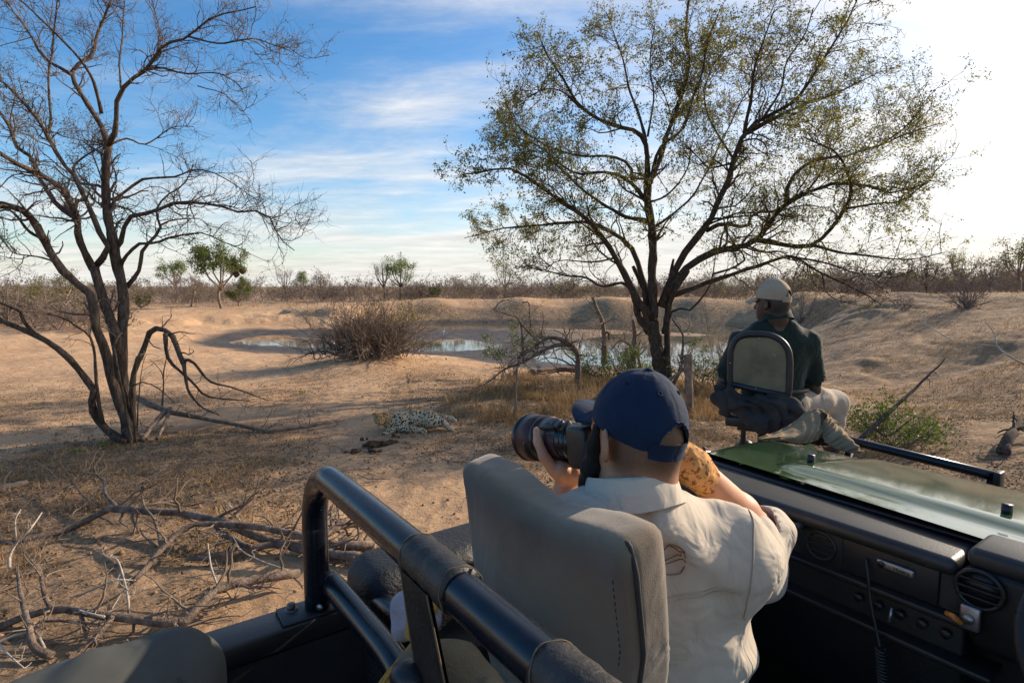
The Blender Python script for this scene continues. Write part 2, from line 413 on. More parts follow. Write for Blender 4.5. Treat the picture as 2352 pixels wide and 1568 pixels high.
# ------------------------------------------------------------------ the ground
WATER_Z = -1.045
def make_height():
    pts = []
    def C(px, py, z): pts.append(PZ(px, py, z))
    def CY(px, py, Y): pts.append(P(px, py, Y))
    for th in np.linspace(-1.15, 1.15, 9): pts.append(A3(5 * math.sin(th), 5 * math.cos(th), 0.0))
    for a in [(0, 1000, 0), (300, 1010, 0), (600, 1020, 0), (950, 990, 0), (1250, 960, 0), (0, 880, -.15), (300, 880, -.2), (600, 900, -.15), (800, 880, -.12),
              (1000, 880, -.12), (1200, 880, -.15), (0, 800, -.3), (150, 790, -.4), (0, 750, -.2), (150, 740, -.1), (300, 745, -.1), (450, 800, -.62), (600, 808, -.78),
              (730, 814, -.78), (650, 850, -.42), (560, 830, -.55), (500, 786, -.99), (600, 792, -1.04), (650, 788, -1.075), (720, 792, -1.08), (550, 772, -.97), (700, 770, -1.0), (620, 764, -.97), (780, 775, -1.03), (850, 765, -1.0), (640, 755, -.8), (500, 762, -.75),
              (640, 735, -.35), (500, 735, -.3), (400, 738, -.2), (510, 712, .15), (650, 712, .15), (400, 708, .2), (300, 712, .2), (780, 715, .2), (720, 745, -.6), (380, 770, -.5),
              (850, 812, 0.0), (780, 825, -.2), (925, 820, -.2), (850, 845, -.1), (700, 838, -.45), (1000, 792, -1.10), (1100, 800, -1.10), (1000, 770, -1.01), (1080, 764, -1.0), (1150, 780, -1.0),
              (940, 782, -1.06), (1250, 822, -1.08), (1350, 790, -1.12), (1450, 772, -1.12), (1500, 800, -1.12), (1600, 800, -1.12), (1650, 832, -1.06), (1285, 766, -.88), (1200, 806, -.93),
              (1100, 818, -.9), (1050, 824, -.68), (1000, 845, -.3), (1200, 846, -.7), (1400, 850, -.78), (1550, 857, -.82), (1650, 872, -.7), (1525, 885, -.15), (1400, 905, -.1), (1620, 935, -.1),
              (1720, 800, -1.0), (1000, 756, -.97), (1100, 754, -.97), (1200, 754, -.95), (1300, 757, -1.08), (1400, 758, -1.1), (1500, 761, -1.1), (1600, 766, -1.1), (1680, 775, -1.06), (950, 757, -.97)]: C(*a)
    for a in [(940, 738, 47.5), (1000, 742, 48.6), (1100, 743, 48.6), (1200, 743, 48.6), (1300, 743, 48.6), (1400, 744, 47.8), (1500, 745, 47.2), (1600, 747, 46.2), (1750, 750, 42.5), (1850, 755, 33)]: CY(*a)
    crest = [(880, 694, 52), (1000, 689, 52), (1200, 687, 52), (1400, 686, 51), (1600, 686, 50), (1800, 686, 42), (1900, 686, 34), (2000, 686, 28), (2200, 683, 23.5), (2352, 680, 21.5), (2650, 672, 20)]
    for a in crest:
        CY(*a); p = pts[-1]; r = math.hypot(p[0], p[1])
        q = p * ((r + 3.2) / r); q[2] = p[2] + 0.0; pts.append(q)
        q = p * ((r + 13) / r); q[2] = p[2] if a[0] > 1850 else max(0.35, p[2] - 0.5); pts.append(q)
        if a[0] > 1850:
            for dr in (7, 22): q = p * ((r + dr) / r); q[2] = p[2] - .008 * dr; pts.append(q)
    for a in [(2200, 705, 21.5), (2000, 720, 24.5), (2000, 760, 21), (1900, 760, 25), (1900, 800, 21), (1950, 832, 17.3), (2100, 800, 17), (2200, 760, 18), (2352, 760, 15), (2352, 850, 11),
              (2200, 850, 14), (2100, 900, 12.3), (1950, 900, 13.2), (2050, 1000, 8), (2352, 1000, 7), (1850, 850, 18.5), (2650, 760, 15), (2650, 950, 8)]: CY(*a)
    for th in np.linspace(-1.1, 1.1, 12):
        for r, z in ((85, 0.35), (170, 0.4)): pts.append(A3(r * math.sin(th), r * math.cos(th), z + max(0, th) * 1.1))
    for r in (12, 25, 50): pts.append(A3(-r * 0.93, r * 0.36, -0.05))
    p = np.array(pts)
    def q(X, Y):
        return np.stack([np.clip(np.arctan2(X, Y), -1.25, 1.25) * 1.3, np.log(np.clip(np.hypot(X, Y), 4.2, 180))], -1)
    U = q(p[:, 0], p[:, 1]); z = p[:, 2]; n = len(z)
    def phi(r2): return np.where(r2 > 1e-12, 0.5 * r2 * np.log(r2 + 1e-20), 0)
    K = phi(((U[:, None] - U[None]) ** 2).sum(-1)) + np.eye(n) * 4e-5
    Pm = np.concatenate([np.ones((n, 1)), U], 1)
    S = np.block([[K, Pm], [Pm.T, np.zeros((3, 3))]]); w = np.linalg.solve(S, np.concatenate([z, np.zeros(3)]))
    def hgt(X, Y, detail=True):
        X = np.asarray(X, float); Y = np.asarray(Y, float); sh = X.shape; X = X.ravel(); Y = Y.ravel(); Z = np.empty(len(X))
        for i in range(0, len(X), 40000):
            u = q(X[i:i + 40000], Y[i:i + 40000]); k = phi(((u[:, None] - U[None]) ** 2).sum(-1))
            Z[i:i + 40000] = k @ w[:n] + w[n] + u @ w[n + 1:]
        back = sstep(1.3, 2.2, np.abs(np.arctan2(X, Y))); r = np.hypot(X, Y)
        Z = Z * (1 - back) * sstep(3.5, 5.5, r)
        if detail:
            n1 = fbm(X * .22, Y * .22, o=4, seed=51); far = sstep(22, 30, r) * (1 - sstep(60, 75, r))
            Z = Z + .16 * np.tanh((Z + .12 + .30 * n1) / .045) * far * sstep(-.95, -.5, Z) * (1 - sstep(.3, .6, Z)) * (Y > 34) * (1 - sstep(-9, -5, X))
            Z = Z + .07 * np.tanh((Z + .70 + .10 * n1) / .03) * sstep(16, 20, r) * (X < 1) * (Y < 34) * sstep(-.98, -.85, Z)
            bank = sstep(-0.85, -0.4, Z) * sstep(13, 20, r)
            # erosion rills running down the banks
            rill = np.abs(fbm(X * 0.55 + fbm(X * .2, Y * .2, o=2, seed=4), Y * 0.16, o=4, seed=9)) * 0.13 - 0.05
            Z = Z + bank * rill * (0.45 + 0.55 * sstep(-4, 10, X)) * (1 - .85 * sstep(40, 45, Y) * sstep(-13, -9, X))
            Z = Z + 0.045 * fbm(X * 0.5, Y * 0.5, o=3, seed=1) * sstep(2, 6, r) * (1 - 0.75 * (1 - sstep(-0.98, -0.8, Z)))
            Z = Z + 0.012 * fbm(X * 3.1, Y * 3.1, o=3, seed=2) + 0.006 * fbm(X * 11, Y * 11, o=2, seed=3) * (r < 40)
        return Z.reshape(sh)
    return hgt
HGT = make_height()
def gz(x, y): return float(HGT(np.array([x]), np.array([y]))[0])
def G(px, py, lo=4.0, hi=90.0):
    """where the ray through a pixel meets the ground"""
    d = ray(px, py); Y = np.exp(np.linspace(math.log(lo), math.log(hi), 500)); p = CAMP + d[None] * (Y / d[1])[:, None]
    b = p[:, 2] - HGT(p[:, 0], p[:, 1]) < 0
    i = int(np.argmax(b)) if b.any() else len(Y) - 1
    return A3(p[i, 0], p[i, 1], gz(p[i, 0], p[i, 1]))

def ground_material():
    m = bpy.data.materials.new("dry_sandy_ground"); m.use_nodes = True
    nt = m.node_tree; N = nt.nodes; L = nt.links; bs = N['Principled BSDF']
    tc = N.new('ShaderNodeTexCoord'); vec = tc.outputs['Object']
    def noise(s, d=6, r=0.6, dist=0.0, st=None):
        n = N.new('ShaderNodeTexNoise'); n.inputs['Scale'].default_value = s; n.inputs['Detail'].default_value = d; n.inputs['Roughness'].default_value = r; n.inputs['Distortion'].default_value = dist
        v = vec
        if st: mp = N.new('ShaderNodeMapping'); mp.inputs['Scale'].default_value = st; mp.inputs['Rotation'].default_value = (0, 0, 0.5); L.new(vec, mp.inputs[0]); v = mp.outputs[0]
        L.new(v, n.inputs['Vector']); return n.outputs['Fac']
    def mr(f, a, b, ta=0.0, tb=1.0):
        x = N.new('ShaderNodeMapRange'); x.inputs['From Min'].default_value = a; x.inputs['From Max'].default_value = b; x.inputs['To Min'].default_value = ta; x.inputs['To Max'].default_value = tb
        L.new(f, x.inputs['Value']); return x.outputs[0]
    def mix(f, a, b, bt='MIX'):
        x = N.new('ShaderNodeMix'); x.data_type = 'RGBA'; x.blend_type = bt
        if isinstance(f, float): x.inputs[0].default_value = f
        else: L.new(f, x.inputs[0])
        for i, v in ((6, a), (7, b)):
            if isinstance(v, tuple): x.inputs[i].default_value = (*v, 1)
            else: L.new(v, x.inputs[i])
        return x.outputs[2]
    def mul(a, b):
        x = N.new('ShaderNodeMath'); x.operation = 'MULTIPLY'
        for i, v in ((0, a), (1, b)):
            if isinstance(v, float): x.inputs[i].default_value = v
            else: L.new(v, x.inputs[i])
        return x.outputs[0]
    at = lambda nm: (lambda n: (setattr(n, 'attribute_name', nm), n.outputs['Fac'])[1])(N.new('ShaderNodeAttribute'))
    sand = mix(mr(noise(0.35, 5), 0.35, 0.65), (0.60, 0.395, 0.23), (0.49, 0.295, 0.16))
    sand = mix(mr(noise(7, 9, 0.75), 0.46, 0.74), sand, (0.33, 0.20, 0.115))
    sand = mix(mr(noise(55, 5, 0.75), 0.57, 0.74), sand, (0.20, 0.125, 0.075))
    # trampled litter: dark crumbs and straw; its mask also carries painted bank shade
    lit = mix(mr(noise(26, 8, 0.75, 0.4), 0.40, 0.62), (0.078, 0.052, 0.034), (0.31, 0.20, 0.115))
    lit = mix(mr(noise(90, 3, 0.7, 1.5, (1, 0.25, 1)), 0.56, 0.68), lit, (0.46, 0.335, 0.19))
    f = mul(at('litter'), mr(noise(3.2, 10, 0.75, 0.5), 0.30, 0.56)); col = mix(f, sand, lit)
    mudc = mix(mr(noise(1.6, 7, 0.7), 0.4, 0.65), (0.052, 0.043, 0.037), (0.115, 0.088, 0.068))
    col = mix(at('mud'), col, mudc); L.new(col, bs.inputs['Base Color'])
    L.new(mr(at('mud'), 0.0, 1.0, 0.95, 0.6), bs.inputs['Roughness']); bs.inputs['Specular IOR Level'].default_value = 0.25
    b1 = N.new('ShaderNodeBump'); b1.inputs['Strength'].default_value = 0.9; b1.inputs['Distance'].default_value = 0.05; L.new(noise(9, 9, 0.72), b1.inputs['Height'])
    b2 = N.new('ShaderNodeBump'); b2.inputs['Strength'].default_value = 0.6; b2.inputs['Distance'].default_value = 0.012; L.new(noise(60, 4, 0.7), b2.inputs['Height']); L.new(b1.outputs[0], b2.inputs['Normal'])
    b0 = N.new('ShaderNodeBump'); b0.inputs['Strength'].default_value = 0.55; b0.inputs['Distance'].default_value = 0.22; L.new(noise(1.7, 7, 0.62, 0.3), b0.inputs['Height']); L.new(b0.outputs[0], b1.inputs['Normal'])
    L.new(b2.outputs[0], bs.inputs['Normal']); return m

def build_ground():
    th = np.concatenate([np.linspace(-math.pi, -0.95, 40, endpoint=False), np.linspace(-0.95, 0.95, 560, endpoint=False), np.linspace(0.95, math.pi, 41)])[:-1]
    r = np.concatenate([[0.02], np.linspace(0.5, 4, 14), np.exp(np.linspace(math.log(4.15), math.log(90), 380)), np.exp(np.linspace(math.log(95), math.log(7000), 24))])
    T, R = np.meshgrid(th, r, indexing='ij'); X = R * np.sin(T); Y = R * np.cos(T); Z = HGT(X, Y)
    Z = Z * np.where(R > 170, 1.0, 1.0)
    mb = MB(); mb.grid(np.stack([X, Y, Z], -1), wrapu=True)
    o = mb.build('ground', ground_material()); tag(o, kind='structure')
    x, y, z = X.ravel(), Y.ravel(), Z.ravel()
    wet = HGT(x, y, False)
    mud = (1 - sstep(-0.88, -0.64, wet + 0.06 * fbm(x * .8, y * .8, o=3, seed=21))) * (0.5 + 0.5 * (1 - sstep(1, 7, x)))
    rr = np.hypot(x, y)
    big = fbm(x * 0.42, y * 0.42, o=3, seed=31); mid = fbm(x * 1.7, y * 1.7, o=3, seed=33)
    left = (1 - sstep(-3.5, -0.5, x + .18 * (y - 5))) * (1 - sstep(8.0, 10.5, rr)); right = sstep(-0.6, 1.2, x) * (1 - sstep(14, 20, y)); near = 1 - sstep(5.2, 7.2, rr)
    litter = np.clip(sstep(-0.25, 0.5, big * 0.7 + mid * .35 + 0.9 * left + 0.75 * right + .5 * near - .02 * np.maximum(rr - 8, 0)), 0, 1)
    # bare sandy track running away from the vehicle past the tree on the left
    tr = np.abs(x - np.interp(y, [3, 5.2, 8, 12, 20], [-1.2, -1.7, -2.7, -3.2, -3.8]) + 0.3 * fbm(y * .5, y * .1, o=2, seed=5)); litter = litter * (.15 + .85 * sstep(0.3, 1.3, tr)) * (1 - .75 * sstep(12, 22, rr) * (x < 3))
    litter = np.maximum(litter, sstep(50, 62, rr) * 0.75); litter = np.maximum(litter, .95 * sstep(3, 8, x) * sstep(8, 12, y) * (1 - sstep(44, 54, rr)) * (wet > -.8)); litter = np.maximum(litter, .9 * sstep(44, 47, y) * (1 - sstep(51.0, 51.8, y)) * sstep(-14, -9, x))  # right bank and dam face darkened through the litter mask, shade painted in
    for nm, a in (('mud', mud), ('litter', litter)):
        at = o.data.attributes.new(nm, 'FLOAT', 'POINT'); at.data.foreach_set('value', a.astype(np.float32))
    # water of the shrunken pan
    m = bpy.data.materials.new("muddy_water"); m.use_nodes = True; bs = m.node_tree.nodes['Principled BSDF']
    bs.inputs['Base Color'].default_value = (0.10, 0.085, 0.055, 1); bs.inputs['Roughness'].default_value = 0.03; bs.inputs['IOR'].default_value = 1.33; bs.inputs['Specular IOR Level'].default_value = 1.0
    nz = m.node_tree.nodes.new('ShaderNodeTexNoise'); nz.inputs['Scale'].default_value = 5; nz.inputs['Detail'].default_value = 3
    bp = m.node_tree.nodes.new('ShaderNodeBump'); bp.inputs['Strength'].default_value = 0.10; bp.inputs['Distance'].default_value = 0.01
    tcn = m.node_tree.nodes.new('ShaderNodeTexCoord'); m.node_tree.links.new(tcn.outputs['Object'], nz.inputs['Vector'])
    m.node_tree.links.new(nz.outputs['Fac'], bp.inputs['Height']); m.node_tree.links.new(bp.outputs[0], bs.inputs['Normal'])
    wx, wy = np.meshgrid(np.linspace(-26, 26, 8), np.linspace(14, 50, 8), indexing='ij')
    w = MB(); w.grid(np.stack([wx, wy, np.full_like(wx, WATER_Z)], -1)); tag(w.build('water', m), kind='structure')
build_ground()
# ------------------------------------------------------------------ trees
BARK = mat('dark_grooved_bark', (0.055, 0.040, 0.030), (0.17, 0.125, 0.095), rough=0.95, scale=9, bump=0.9, bscale=22, stretch=(4, 4, 0.8), spec=0.15, bdist=0.03)
BARK_L = mat('grey_twig_bark', (0.085, 0.064, 0.052), (0.20, 0.155, 0.125), rough=0.95, scale=5, spec=0.15)
BARK_R = mat('right_tree_bark', (0.040, 0.029, 0.021), (0.13, 0.092, 0.066), rough=0.95, scale=9, bump=0.9, bscale=20, stretch=(4, 4, 0.8), spec=0.15, bdist=0.03)
TWIG_R = mat('right_tree_twig_bark', (0.05, 0.037, 0.026), (0.15, 0.105, 0.07), rough=0.95, scale=5, spec=0.15)
LEAF_R = mat('olive_leaf', (0.085, 0.088, 0.014), (0.29, 0.255, 0.045), rough=0.6, scale=1.2, island=0.75, transl=0.58, spec=0.25)
LEAF_L = mat('bud_leaf', (0.10, 0.075, 0.02), (0.26, 0.25, 0.05), rough=0.6, scale=2, island=0.7, transl=0.4, spec=0.25)
LEAF_G = mat('bright_leaf', (0.045, 0.085, 0.008), (0.15, 0.21, 0.022), rough=0.5, scale=2, island=0.6, transl=0.4, spec=0.35)

def traced(conv, defs, Y0, g, spread=1.0):
    """defs: (pixel points, r0, r1, depth at start, depth at end)"""
    out = []
    for pts, r0, r1, d0, d1 in defs:
        n = len(pts); q = []
        for i, (a, b) in enumerate(pts):
            px, py = conv(a, b); t = i / (n - 1); q.append(P(px, py, Y0 + (d0 + (d1 - d0) * t ** 1.2) * spread + (g.normal() * 0.05 if 0 < i else 0)))
        out.append((np.array(q), r0, r1))
    return out

def left_tree():
    g = np.random.default_rng(3)
    z1 = lambda x, y: (x * .42, y * .42); z2 = lambda x, y: (x * .36, 517.4 + y * .36); dd = lambda x, y: (x, y)
    base = G(292, 1012); Y0 = base[1]
    root = empty('bare_multi_stemmed_tree', base, 'large bare multi-stemmed tree with dark trunks and a few buds at left', 'tree')
    T2 = traced(z2, [
        ([(835, 1420), (765, 1000), (742, 720), (680, 540), (640, 420), (605, 270)], .115, .075, 0, .1),
        ([(850, 1420), (800, 1200), (776, 800), (785, 500), (770, 350), (730, 200), (718, 50)], .105, .085, .02, .35),
        ([(870, 1425), (745, 1100), (690, 900), (680, 800), (605, 640), (580, 450), (460, 350), (380, 260), (280, 100), (225, 0)], .095, .06, -.1, -.5),
        ([(830, 1410), (790, 1100), (770, 860), (740, 700), (690, 560), (650, 400), (610, 250)], .08, .05, .15, .5),
        ([(800, 1390), (640, 1270), (582, 1150), (600, 1050), (550, 980), (400, 800), (230, 700), (100, 640), (-60, 570)], .08, .04, -.2, -.7),
        ([(215, 690), (150, 600), (130, 550), (60, 520), (-40, 480)], .035, .015, -.6, -.9),
        ([(655, 1262), (620, 1080), (592, 740), (480, 640), (400, 590), (300, 560)], .04, .012, -.25, -.6),
        ([(590, 745), (575, 690), (580, 640)], .02, .006, -.3, -.35),
        ([(850, 1300), (845, 990), (900, 820), (972, 662), (1090, 690), (1130, 790), (1172, 880)], .055, .045, .05, -.5),
        ([(1165, 862), (1230, 870), (1340, 990), (1500, 1040), (1700, 1110)], .03, .008, -.5, -.2),
        ([(1172, 880), (1200, 1040), (1280, 1150), (1390, 1210)], .035, .008, -.5, -.6),
        ([(1055, 690), (1072, 850), (1150, 930), (1250, 1020), (1330, 1090), (1600, 1122)], .04, .008, -.35, -.1),
        ([(840, 1410), (800, 1150), (740, 860), (725, 760), (770, 680)], .03, .02, -.3, -.3),
        ([(870, 1420), (850, 1200), (830, 1050), (900, 1000), (1010, 1040), (1110, 1130)], .03, .006, -.2, -.5),
        ([(1035, 1150), (1040, 970), (1000, 900), (960, 860)], .018, .004, -.2, -.3),
        ([(1040, 980), (1060, 850), (1100, 760)], .014, .003, -.2, -.2),
        ([(870, 1390), (900, 950), (930, 820)], .018, .004, -.1, -.1)], Y0, g)
    T1 = traced(z1, [
        ([(650, 1490), (615, 1300), (580, 1100), (582, 900), (592, 780)], .09, .065, .3, .3),
        ([(590, 790), (550, 680), (480, 570), (400, 430), (420, 350), (500, 300), (540, 170), (610, -20)], .055, .02, .3, .9),
        ([(592, 790), (640, 700), (640, 560), (700, 450), (800, 380), (900, 250), (1030, 200), (1150, 100), (1400, 40)], .05, .008, .3, -.6),
        ([(555, 620), (540, 540), (490, 400), (350, 230), (230, 110), (90, -20)], .035, .012, .4, -.5),
        ([(385, 405), (240, 310), (160, 180), (30, 5)], .035, .012, .4, 1.2),
        ([(510, 1475), (432, 1300), (420, 1185), (350, 1060), (250, 970), (100, 900), (-40, 815)], .07, .035, .1, -.9),
        ([(420, 1195), (310, 1120), (250, 1020), (200, 950), (170, 860), (90, 800), (60, 700), (-30, 580)], .05, .025, .1, .9),
        ([(520, 1460), (590, 1360), (540, 1260), (520, 1200), (440, 1040), (412, 965), (330, 880), (260, 740), (170, 600), (60, 490), (-40, 410)], .06, .02, .2, -.2),
        ([(412, 970), (400, 930), (430, 880), (560, 800)], .03, .012, .1, .5),
        ([(262, 740), (280, 640), (265, 450), (290, 220), (322, -20)], .025, .012, .0, .6),
        ([(610, 1390), (682, 1280), (680, 1200), (830, 1160), (970, 1110), (1200, 1125), (1330, 1165), (1450, 1160), (1530, 1310), (1605, 1372)], .05, .006, .3, -1.0),
        ([(655, 1470), (685, 1400), (760, 1330), (850, 1330), (930, 1300), (1100, 1275), (1200, 1310), (1290, 1350)], .04, .006, .3, .2),
        ([(690, 1570), (760, 1480), (776, 1370), (850, 1290), (882, 1230), (850, 1160), (900, 1080), (1000, 1010), (1060, 900)], .045, .008, .3, .8),
        ([(880, 1230), (960, 1200), (1090, 1200), (1160, 1260)], .018, .005, .5, .3),
        ([(610, 1130), (640, 1080), (700, 1040), (780, 980), (950, 970), (1060, 930), (1200, 960), (1400, 1090)], .035, .006, .35, 1.3),
        ([(600, 790), (700, 760), (800, 790), (950, 700), (1060, 690)], .022, .006, .3, 1.0),
        ([(800, 385), (880, 370), (1000, 400), (1180, 395), (1290, 450), (1335, 520)], .022, .005, .1, -.4),
        ([(1030, 200), (1200, 240), (1380, 210), (1500, 250), (1600, 285)], .018, .004, -.2, -.9),
        ([(1080, 470), (1200, 500), (1260, 540), (1320, 610)], .01, .003, 0, -.2),
        ([(660, 480), (655, 300), (670, 150), (680, -20)], .018, .009, .1, .8),
        ([(860, 280), (870, 160), (830, 0)], .015, .008, .1, .4),
        ([(590, 1200), (560, 1000), (500, 800), (560, 700)], .02, .01, .5, 1.2),
        ([(240, 1310), (150, 1260), (60, 1160), (-30, 1130)], .03, .015, -.4, -.8),
        ([(330, 1440), (200, 1400), (80, 1380), (0, 1290)], .02, .006, -.4, .1),
        ([(70, 760), (60, 650), (90, 520)], .02, .008, .3, .5),
        ([(240, 1310), (190, 1232), (150, 1180), (90, 1140), (-60, 1105)], .064, .045, -.46, -.8)], Y0, g)
    PP, RR = limbs(T1 + T2, 16); RR *= 0.72
    mb = MB()
    for p, r in zip(PP, RR):
        p = p + 0.012 * np.stack([fbm(p[:, 2] * 3 + i * 7, p[:, 0] * 3, o=2, seed=i) for i in range(3)], 1) * np.minimum(np.arange(len(p)), 3)[:, None] / 3
        mb.tube(p, r * (1 + 0.1 * np.sin(np.arange(len(p)) * 2.2)), 9)
    mb.build('trunk', BARK, root)
    up = PP[:len(T1)]; ur = RR[:len(T1)]
    o = P(290, 420, Y0 + .3)
    p2, r2 = grow(up, ur, 210, (0.3, .95), (30, 75), 8, .25, .05, .35, .45, .006, g, out=(o, .25))
    p3, r3 = grow(np.concatenate([p2, up[:, 1::2][:, :8]]), np.concatenate([r2, ur[:, 1::2][:, :8]]), 1150, (0.2, 0.55), (30, 80), 6, .3, .05, .2, .5, .0032, g, out=(o, .2))
    p4, r4 = grow(p3, r3, 4600, (0.10, 0.34), (30, 80), 4, .35, .06, .15, .6, .0022, g)
    low = PP[len(T1):]; lr = RR[len(T1):]
    q2, s2 = grow(low[2:], lr[2:], 60, (0.2, 0.6), (30, 80), 6, .3, .02, .4, .4, .003, g); q3, s3 = grow(q2, s2, 160, (0.1, .3), (30, 80), 4, .3, .02, .2, .6, .002, g)
    tw = MB(); tw.tubes(p2, r2, 4); tw.tubes(p3, r3, 3); tw.tubes(p4, r4, 3); tw.tubes(q2, s2, 3); tw.tubes(q3, s3, 3)
    cr = tw.build('crown', BARK_L, root)
    # sparse opening buds, thicker in a few clumps
    tips = p4[:, 1:].reshape(-1, 3); w = fbm(tips[:, 0] * .9, tips[:, 2] * .9, tips[:, 1] * .9, o=2, seed=6); tips = tips[w + g.random(len(w)) * .7 > .74]
    if len(tips) > 3400: tips = tips[g.choice(len(tips), 3400, False)]
    lf = MB(); lf.leaves(tips + g.normal(size=tips.shape) * .012, .026, g, .6); lf.build('leaf_buds', LEAF_L, cr)
    return base

def right_tree():
    g = np.random.default_rng(8)
    z = lambda x, y: (1034.9 + x * .52, y * .52); z3 = lambda x, y: (1034.9 + x * .28, 611.5 + y * .28)
    base = A3(*P(1527, 885, 12.9)); base[2] = gz(base[0], base[1]); Y0 = 12.9
    root = empty('spreading_leafy_tree', base, 'broad spreading tree with sparse olive leaves behind the man in blue cap', 'tree')
    T3 = traced(z3, [
        ([(1745, 1010), (1722, 880), (1695, 680), (1650, 540), (1600, 470)], .19, .16, 0, 0),
        ([(1800, 1000), (1776, 860), (1782, 600), (1775, 420), (1790, 150), (1830, -60)], .11, .035, -.1, .2),
        ([(1630, 540), (1540, 400), (1495, 210), (1430, 60)], .13, .05, 0, .2),
        ([(1650, 560), (1600, 400), (1590, 200), (1500, 0)], .11, .05, .1, .5),
        ([(1680, 600), (1670, 400), (1655, 0)], .13, .06, 0, .1),
        ([(1770, 560), (1790, 330), (1850, 180), (1960, 40)], .12, .04, 0, -.4),
        ([(1800, 960), (1790, 500), (1800, 400), (1850, 340), (1965, 362), (2050, 270), (2130, 150), (2165, 0), (2178, -160), (2215, -300)], .06, .006, -.2, -.8),
        ([(1720, 880), (1640, 560), (1560, 300)], .09, .05, -.15, -.3)], Y0, g)
    e = g
    T = traced(z, [
        ([(905, 1425), (830, 1330), (790, 1250), (730, 1140), (690, 1070), (590, 960), (520, 910), (420, 840), (340, 780), (240, 740), (140, 760), (50, 772)], .115, .012, .1, -1.6),
        ([(880, 1350), (850, 1230), (800, 1100), (700, 1020), (600, 985), (500, 985), (380, 995), (220, 1010), (60, 1052)], .09, .01, .2, 1.8),
        ([(895, 1400), (892, 1250), (890, 1050), (872, 900), (870, 780)], .125, .10, 0, .1),
        ([(870, 790), (868, 660), (830, 585), (740, 560), (640, 520), (560, 460), (500, 350), (430, 250), (380, 140)], .08, .012, .1, -1.4),
        ([(872, 800), (920, 720), (950, 620), (1000, 480), (1050, 300), (1040, 120), (1055, -30)], .075, .03, .1, 1.2),
        ([(890, 770), (930, 650), (1030, 570), (1070, 430), (1110, 330), (1130, 200), (1180, 60)], .055, .015, .1, -1.2),
        ([(862, 620), (830, 500), (790, 400), (770, 300), (740, 200), (690, 60)], .045, .012, .2, 1.6),
        ([(862, 890), (820, 830), (760, 780), (660, 760), (560, 770), (480, 720), (380, 640), (260, 600), (190, 570)], .06, .01, .1, 2.2),
        ([(862, 975), (780, 960), (720, 930), (650, 890), (560, 820), (460, 720), (350, 680)], .06, .01, .1, -2.2),
        ([(800, 790), (792, 730), (700, 690), (560, 690), (500, 670), (420, 640), (300, 560), (240, 440)], .045, .01, .1, .8),
        ([(930, 1355), (990, 1200), (1060, 1080), (1130, 1000), (1180, 900), (1230, 800), (1250, 700), (1300, 590), (1380, 520), (1500, 470), (1560, 400), (1650, 250), (1750, 100), (1800, -20)], .12, .014, 0, -1.0),
        ([(1310, 590), (1440, 520), (1600, 450), (1750, 390), (1870, 330)], .05, .012, -.4, 1.6),
        ([(1300, 590), (1322, 450), (1340, 300), (1380, 180), (1430, 40)], .05, .012, -.4, -2.0),
        ([(885, 1010), (960, 960), (1040, 900), (1100, 820), (1200, 620), (1300, 420), (1400, 300), (1480, 120)], .035, .01, .3, 1.9),
        ([(955, 1300), (1050, 1180), (1170, 1110), (1300, 1080), (1360, 1050), (1420, 970), (1490, 890), (1600, 840), (1710, 810), (1850, 820), (1960, 850), (2120, 800)], .12, .012, -.1, -1.8),
        ([(1360, 1060), (1480, 1080), (1600, 1080), (1700, 990), (1740, 920), (1772, 860), (1760, 780), (1700, 680), (1560, 600)], .07, .012, -.5, -2.4),
        ([(1482, 890), (1500, 790), (1600, 710), (1740, 690), (1900, 640), (2050, 580), (2190, 540)], .05, .01, -.8, 1.2),
        ([(1130, 1020), (1200, 990), (1310, 1000), (1340, 940), (1440, 930), (1540, 870), (1640, 760), (1700, 560)], .06, .012, 0, 2.0),
        ([(1600, 1080), (1750, 1120), (1900, 1140), (2050, 1140), (2180, 1112)], .04, .008, -1.4, -2.4),
        ([(1740, 920), (1900, 900), (2000, 880), (2150, 760)], .03, .008, -1.8, -1.0),
        ([(1900, 640), (2010, 560), (2080, 470), (2170, 370)], .025, .006, .4, .2),
        ([(960, 1312), (1100, 1260), (1250, 1210), (1380, 1170), (1490, 1130), (1560, 1160), (1640, 1210), (1760, 1260), (1850, 1310), (1905, 1345)], .075, .01, -.1, -2.6),
        ([(1640, 1210), (1660, 1290), (1720, 1330), (1800, 1335)], .02, .005, -1.8, -2.0),
        ([(1500, 1135), (1650, 1160), (1800, 1210), (1950, 1230)], .03, .006, -1.2, -2.8),
        ([(800, 1275), (760, 1250), (670, 1262), (600, 1230), (520, 1220), (440, 1200), (340, 1180)], .05, .01, .1, -1.2),
        ([(730, 1140), (600, 1160), (480, 1150), (420, 1190)], .03, .008, .1, -.8),
        ([(1240, 720), (1150, 740), (1100, 700), (1040, 640)], .03, .01, -.3, -1.6),
        ([(870, 900), (960, 860), (1040, 760), (1060, 640)], .03, .01, .1, -2.2),
        ([(1250, 700), (1160, 560), (1120, 400), (1180, 260), (1260, 120)], .03, .01, -.4, .8),
        ([(560, 460), (480, 400), (400, 400), (330, 440)], .02, .008, -.8, -1.8),
        ([(870, 600), (900, 420), (880, 260), (900, 100)], .03, .01, .2, -.8),
        ([(1380, 520), (1460, 400), (1480, 280), (1560, 160), (1600, 40)], .03, .01, -.6, -2.4),
        ([(1160, 1210), (1300, 1150), (1220, 1020), (1250, 880), (1310, 760)], .03, .008, -.4, -2.0)], Y0, g)
    PP, RR = limbs(T + T3, 18); RR *= .86; mb = MB(); nT = len(T)
    for p, r in zip(PP, RR):
        p = p + 0.02 * np.stack([fbm(p[:, 2] * 2 + i * 7, p[:, 0] * 2, o=2, seed=i) for i in range(3)], 1)
        mb.tube(p, r * (1 + 0.12 * np.sin(np.arange(len(p)) * 2.1)), 9)
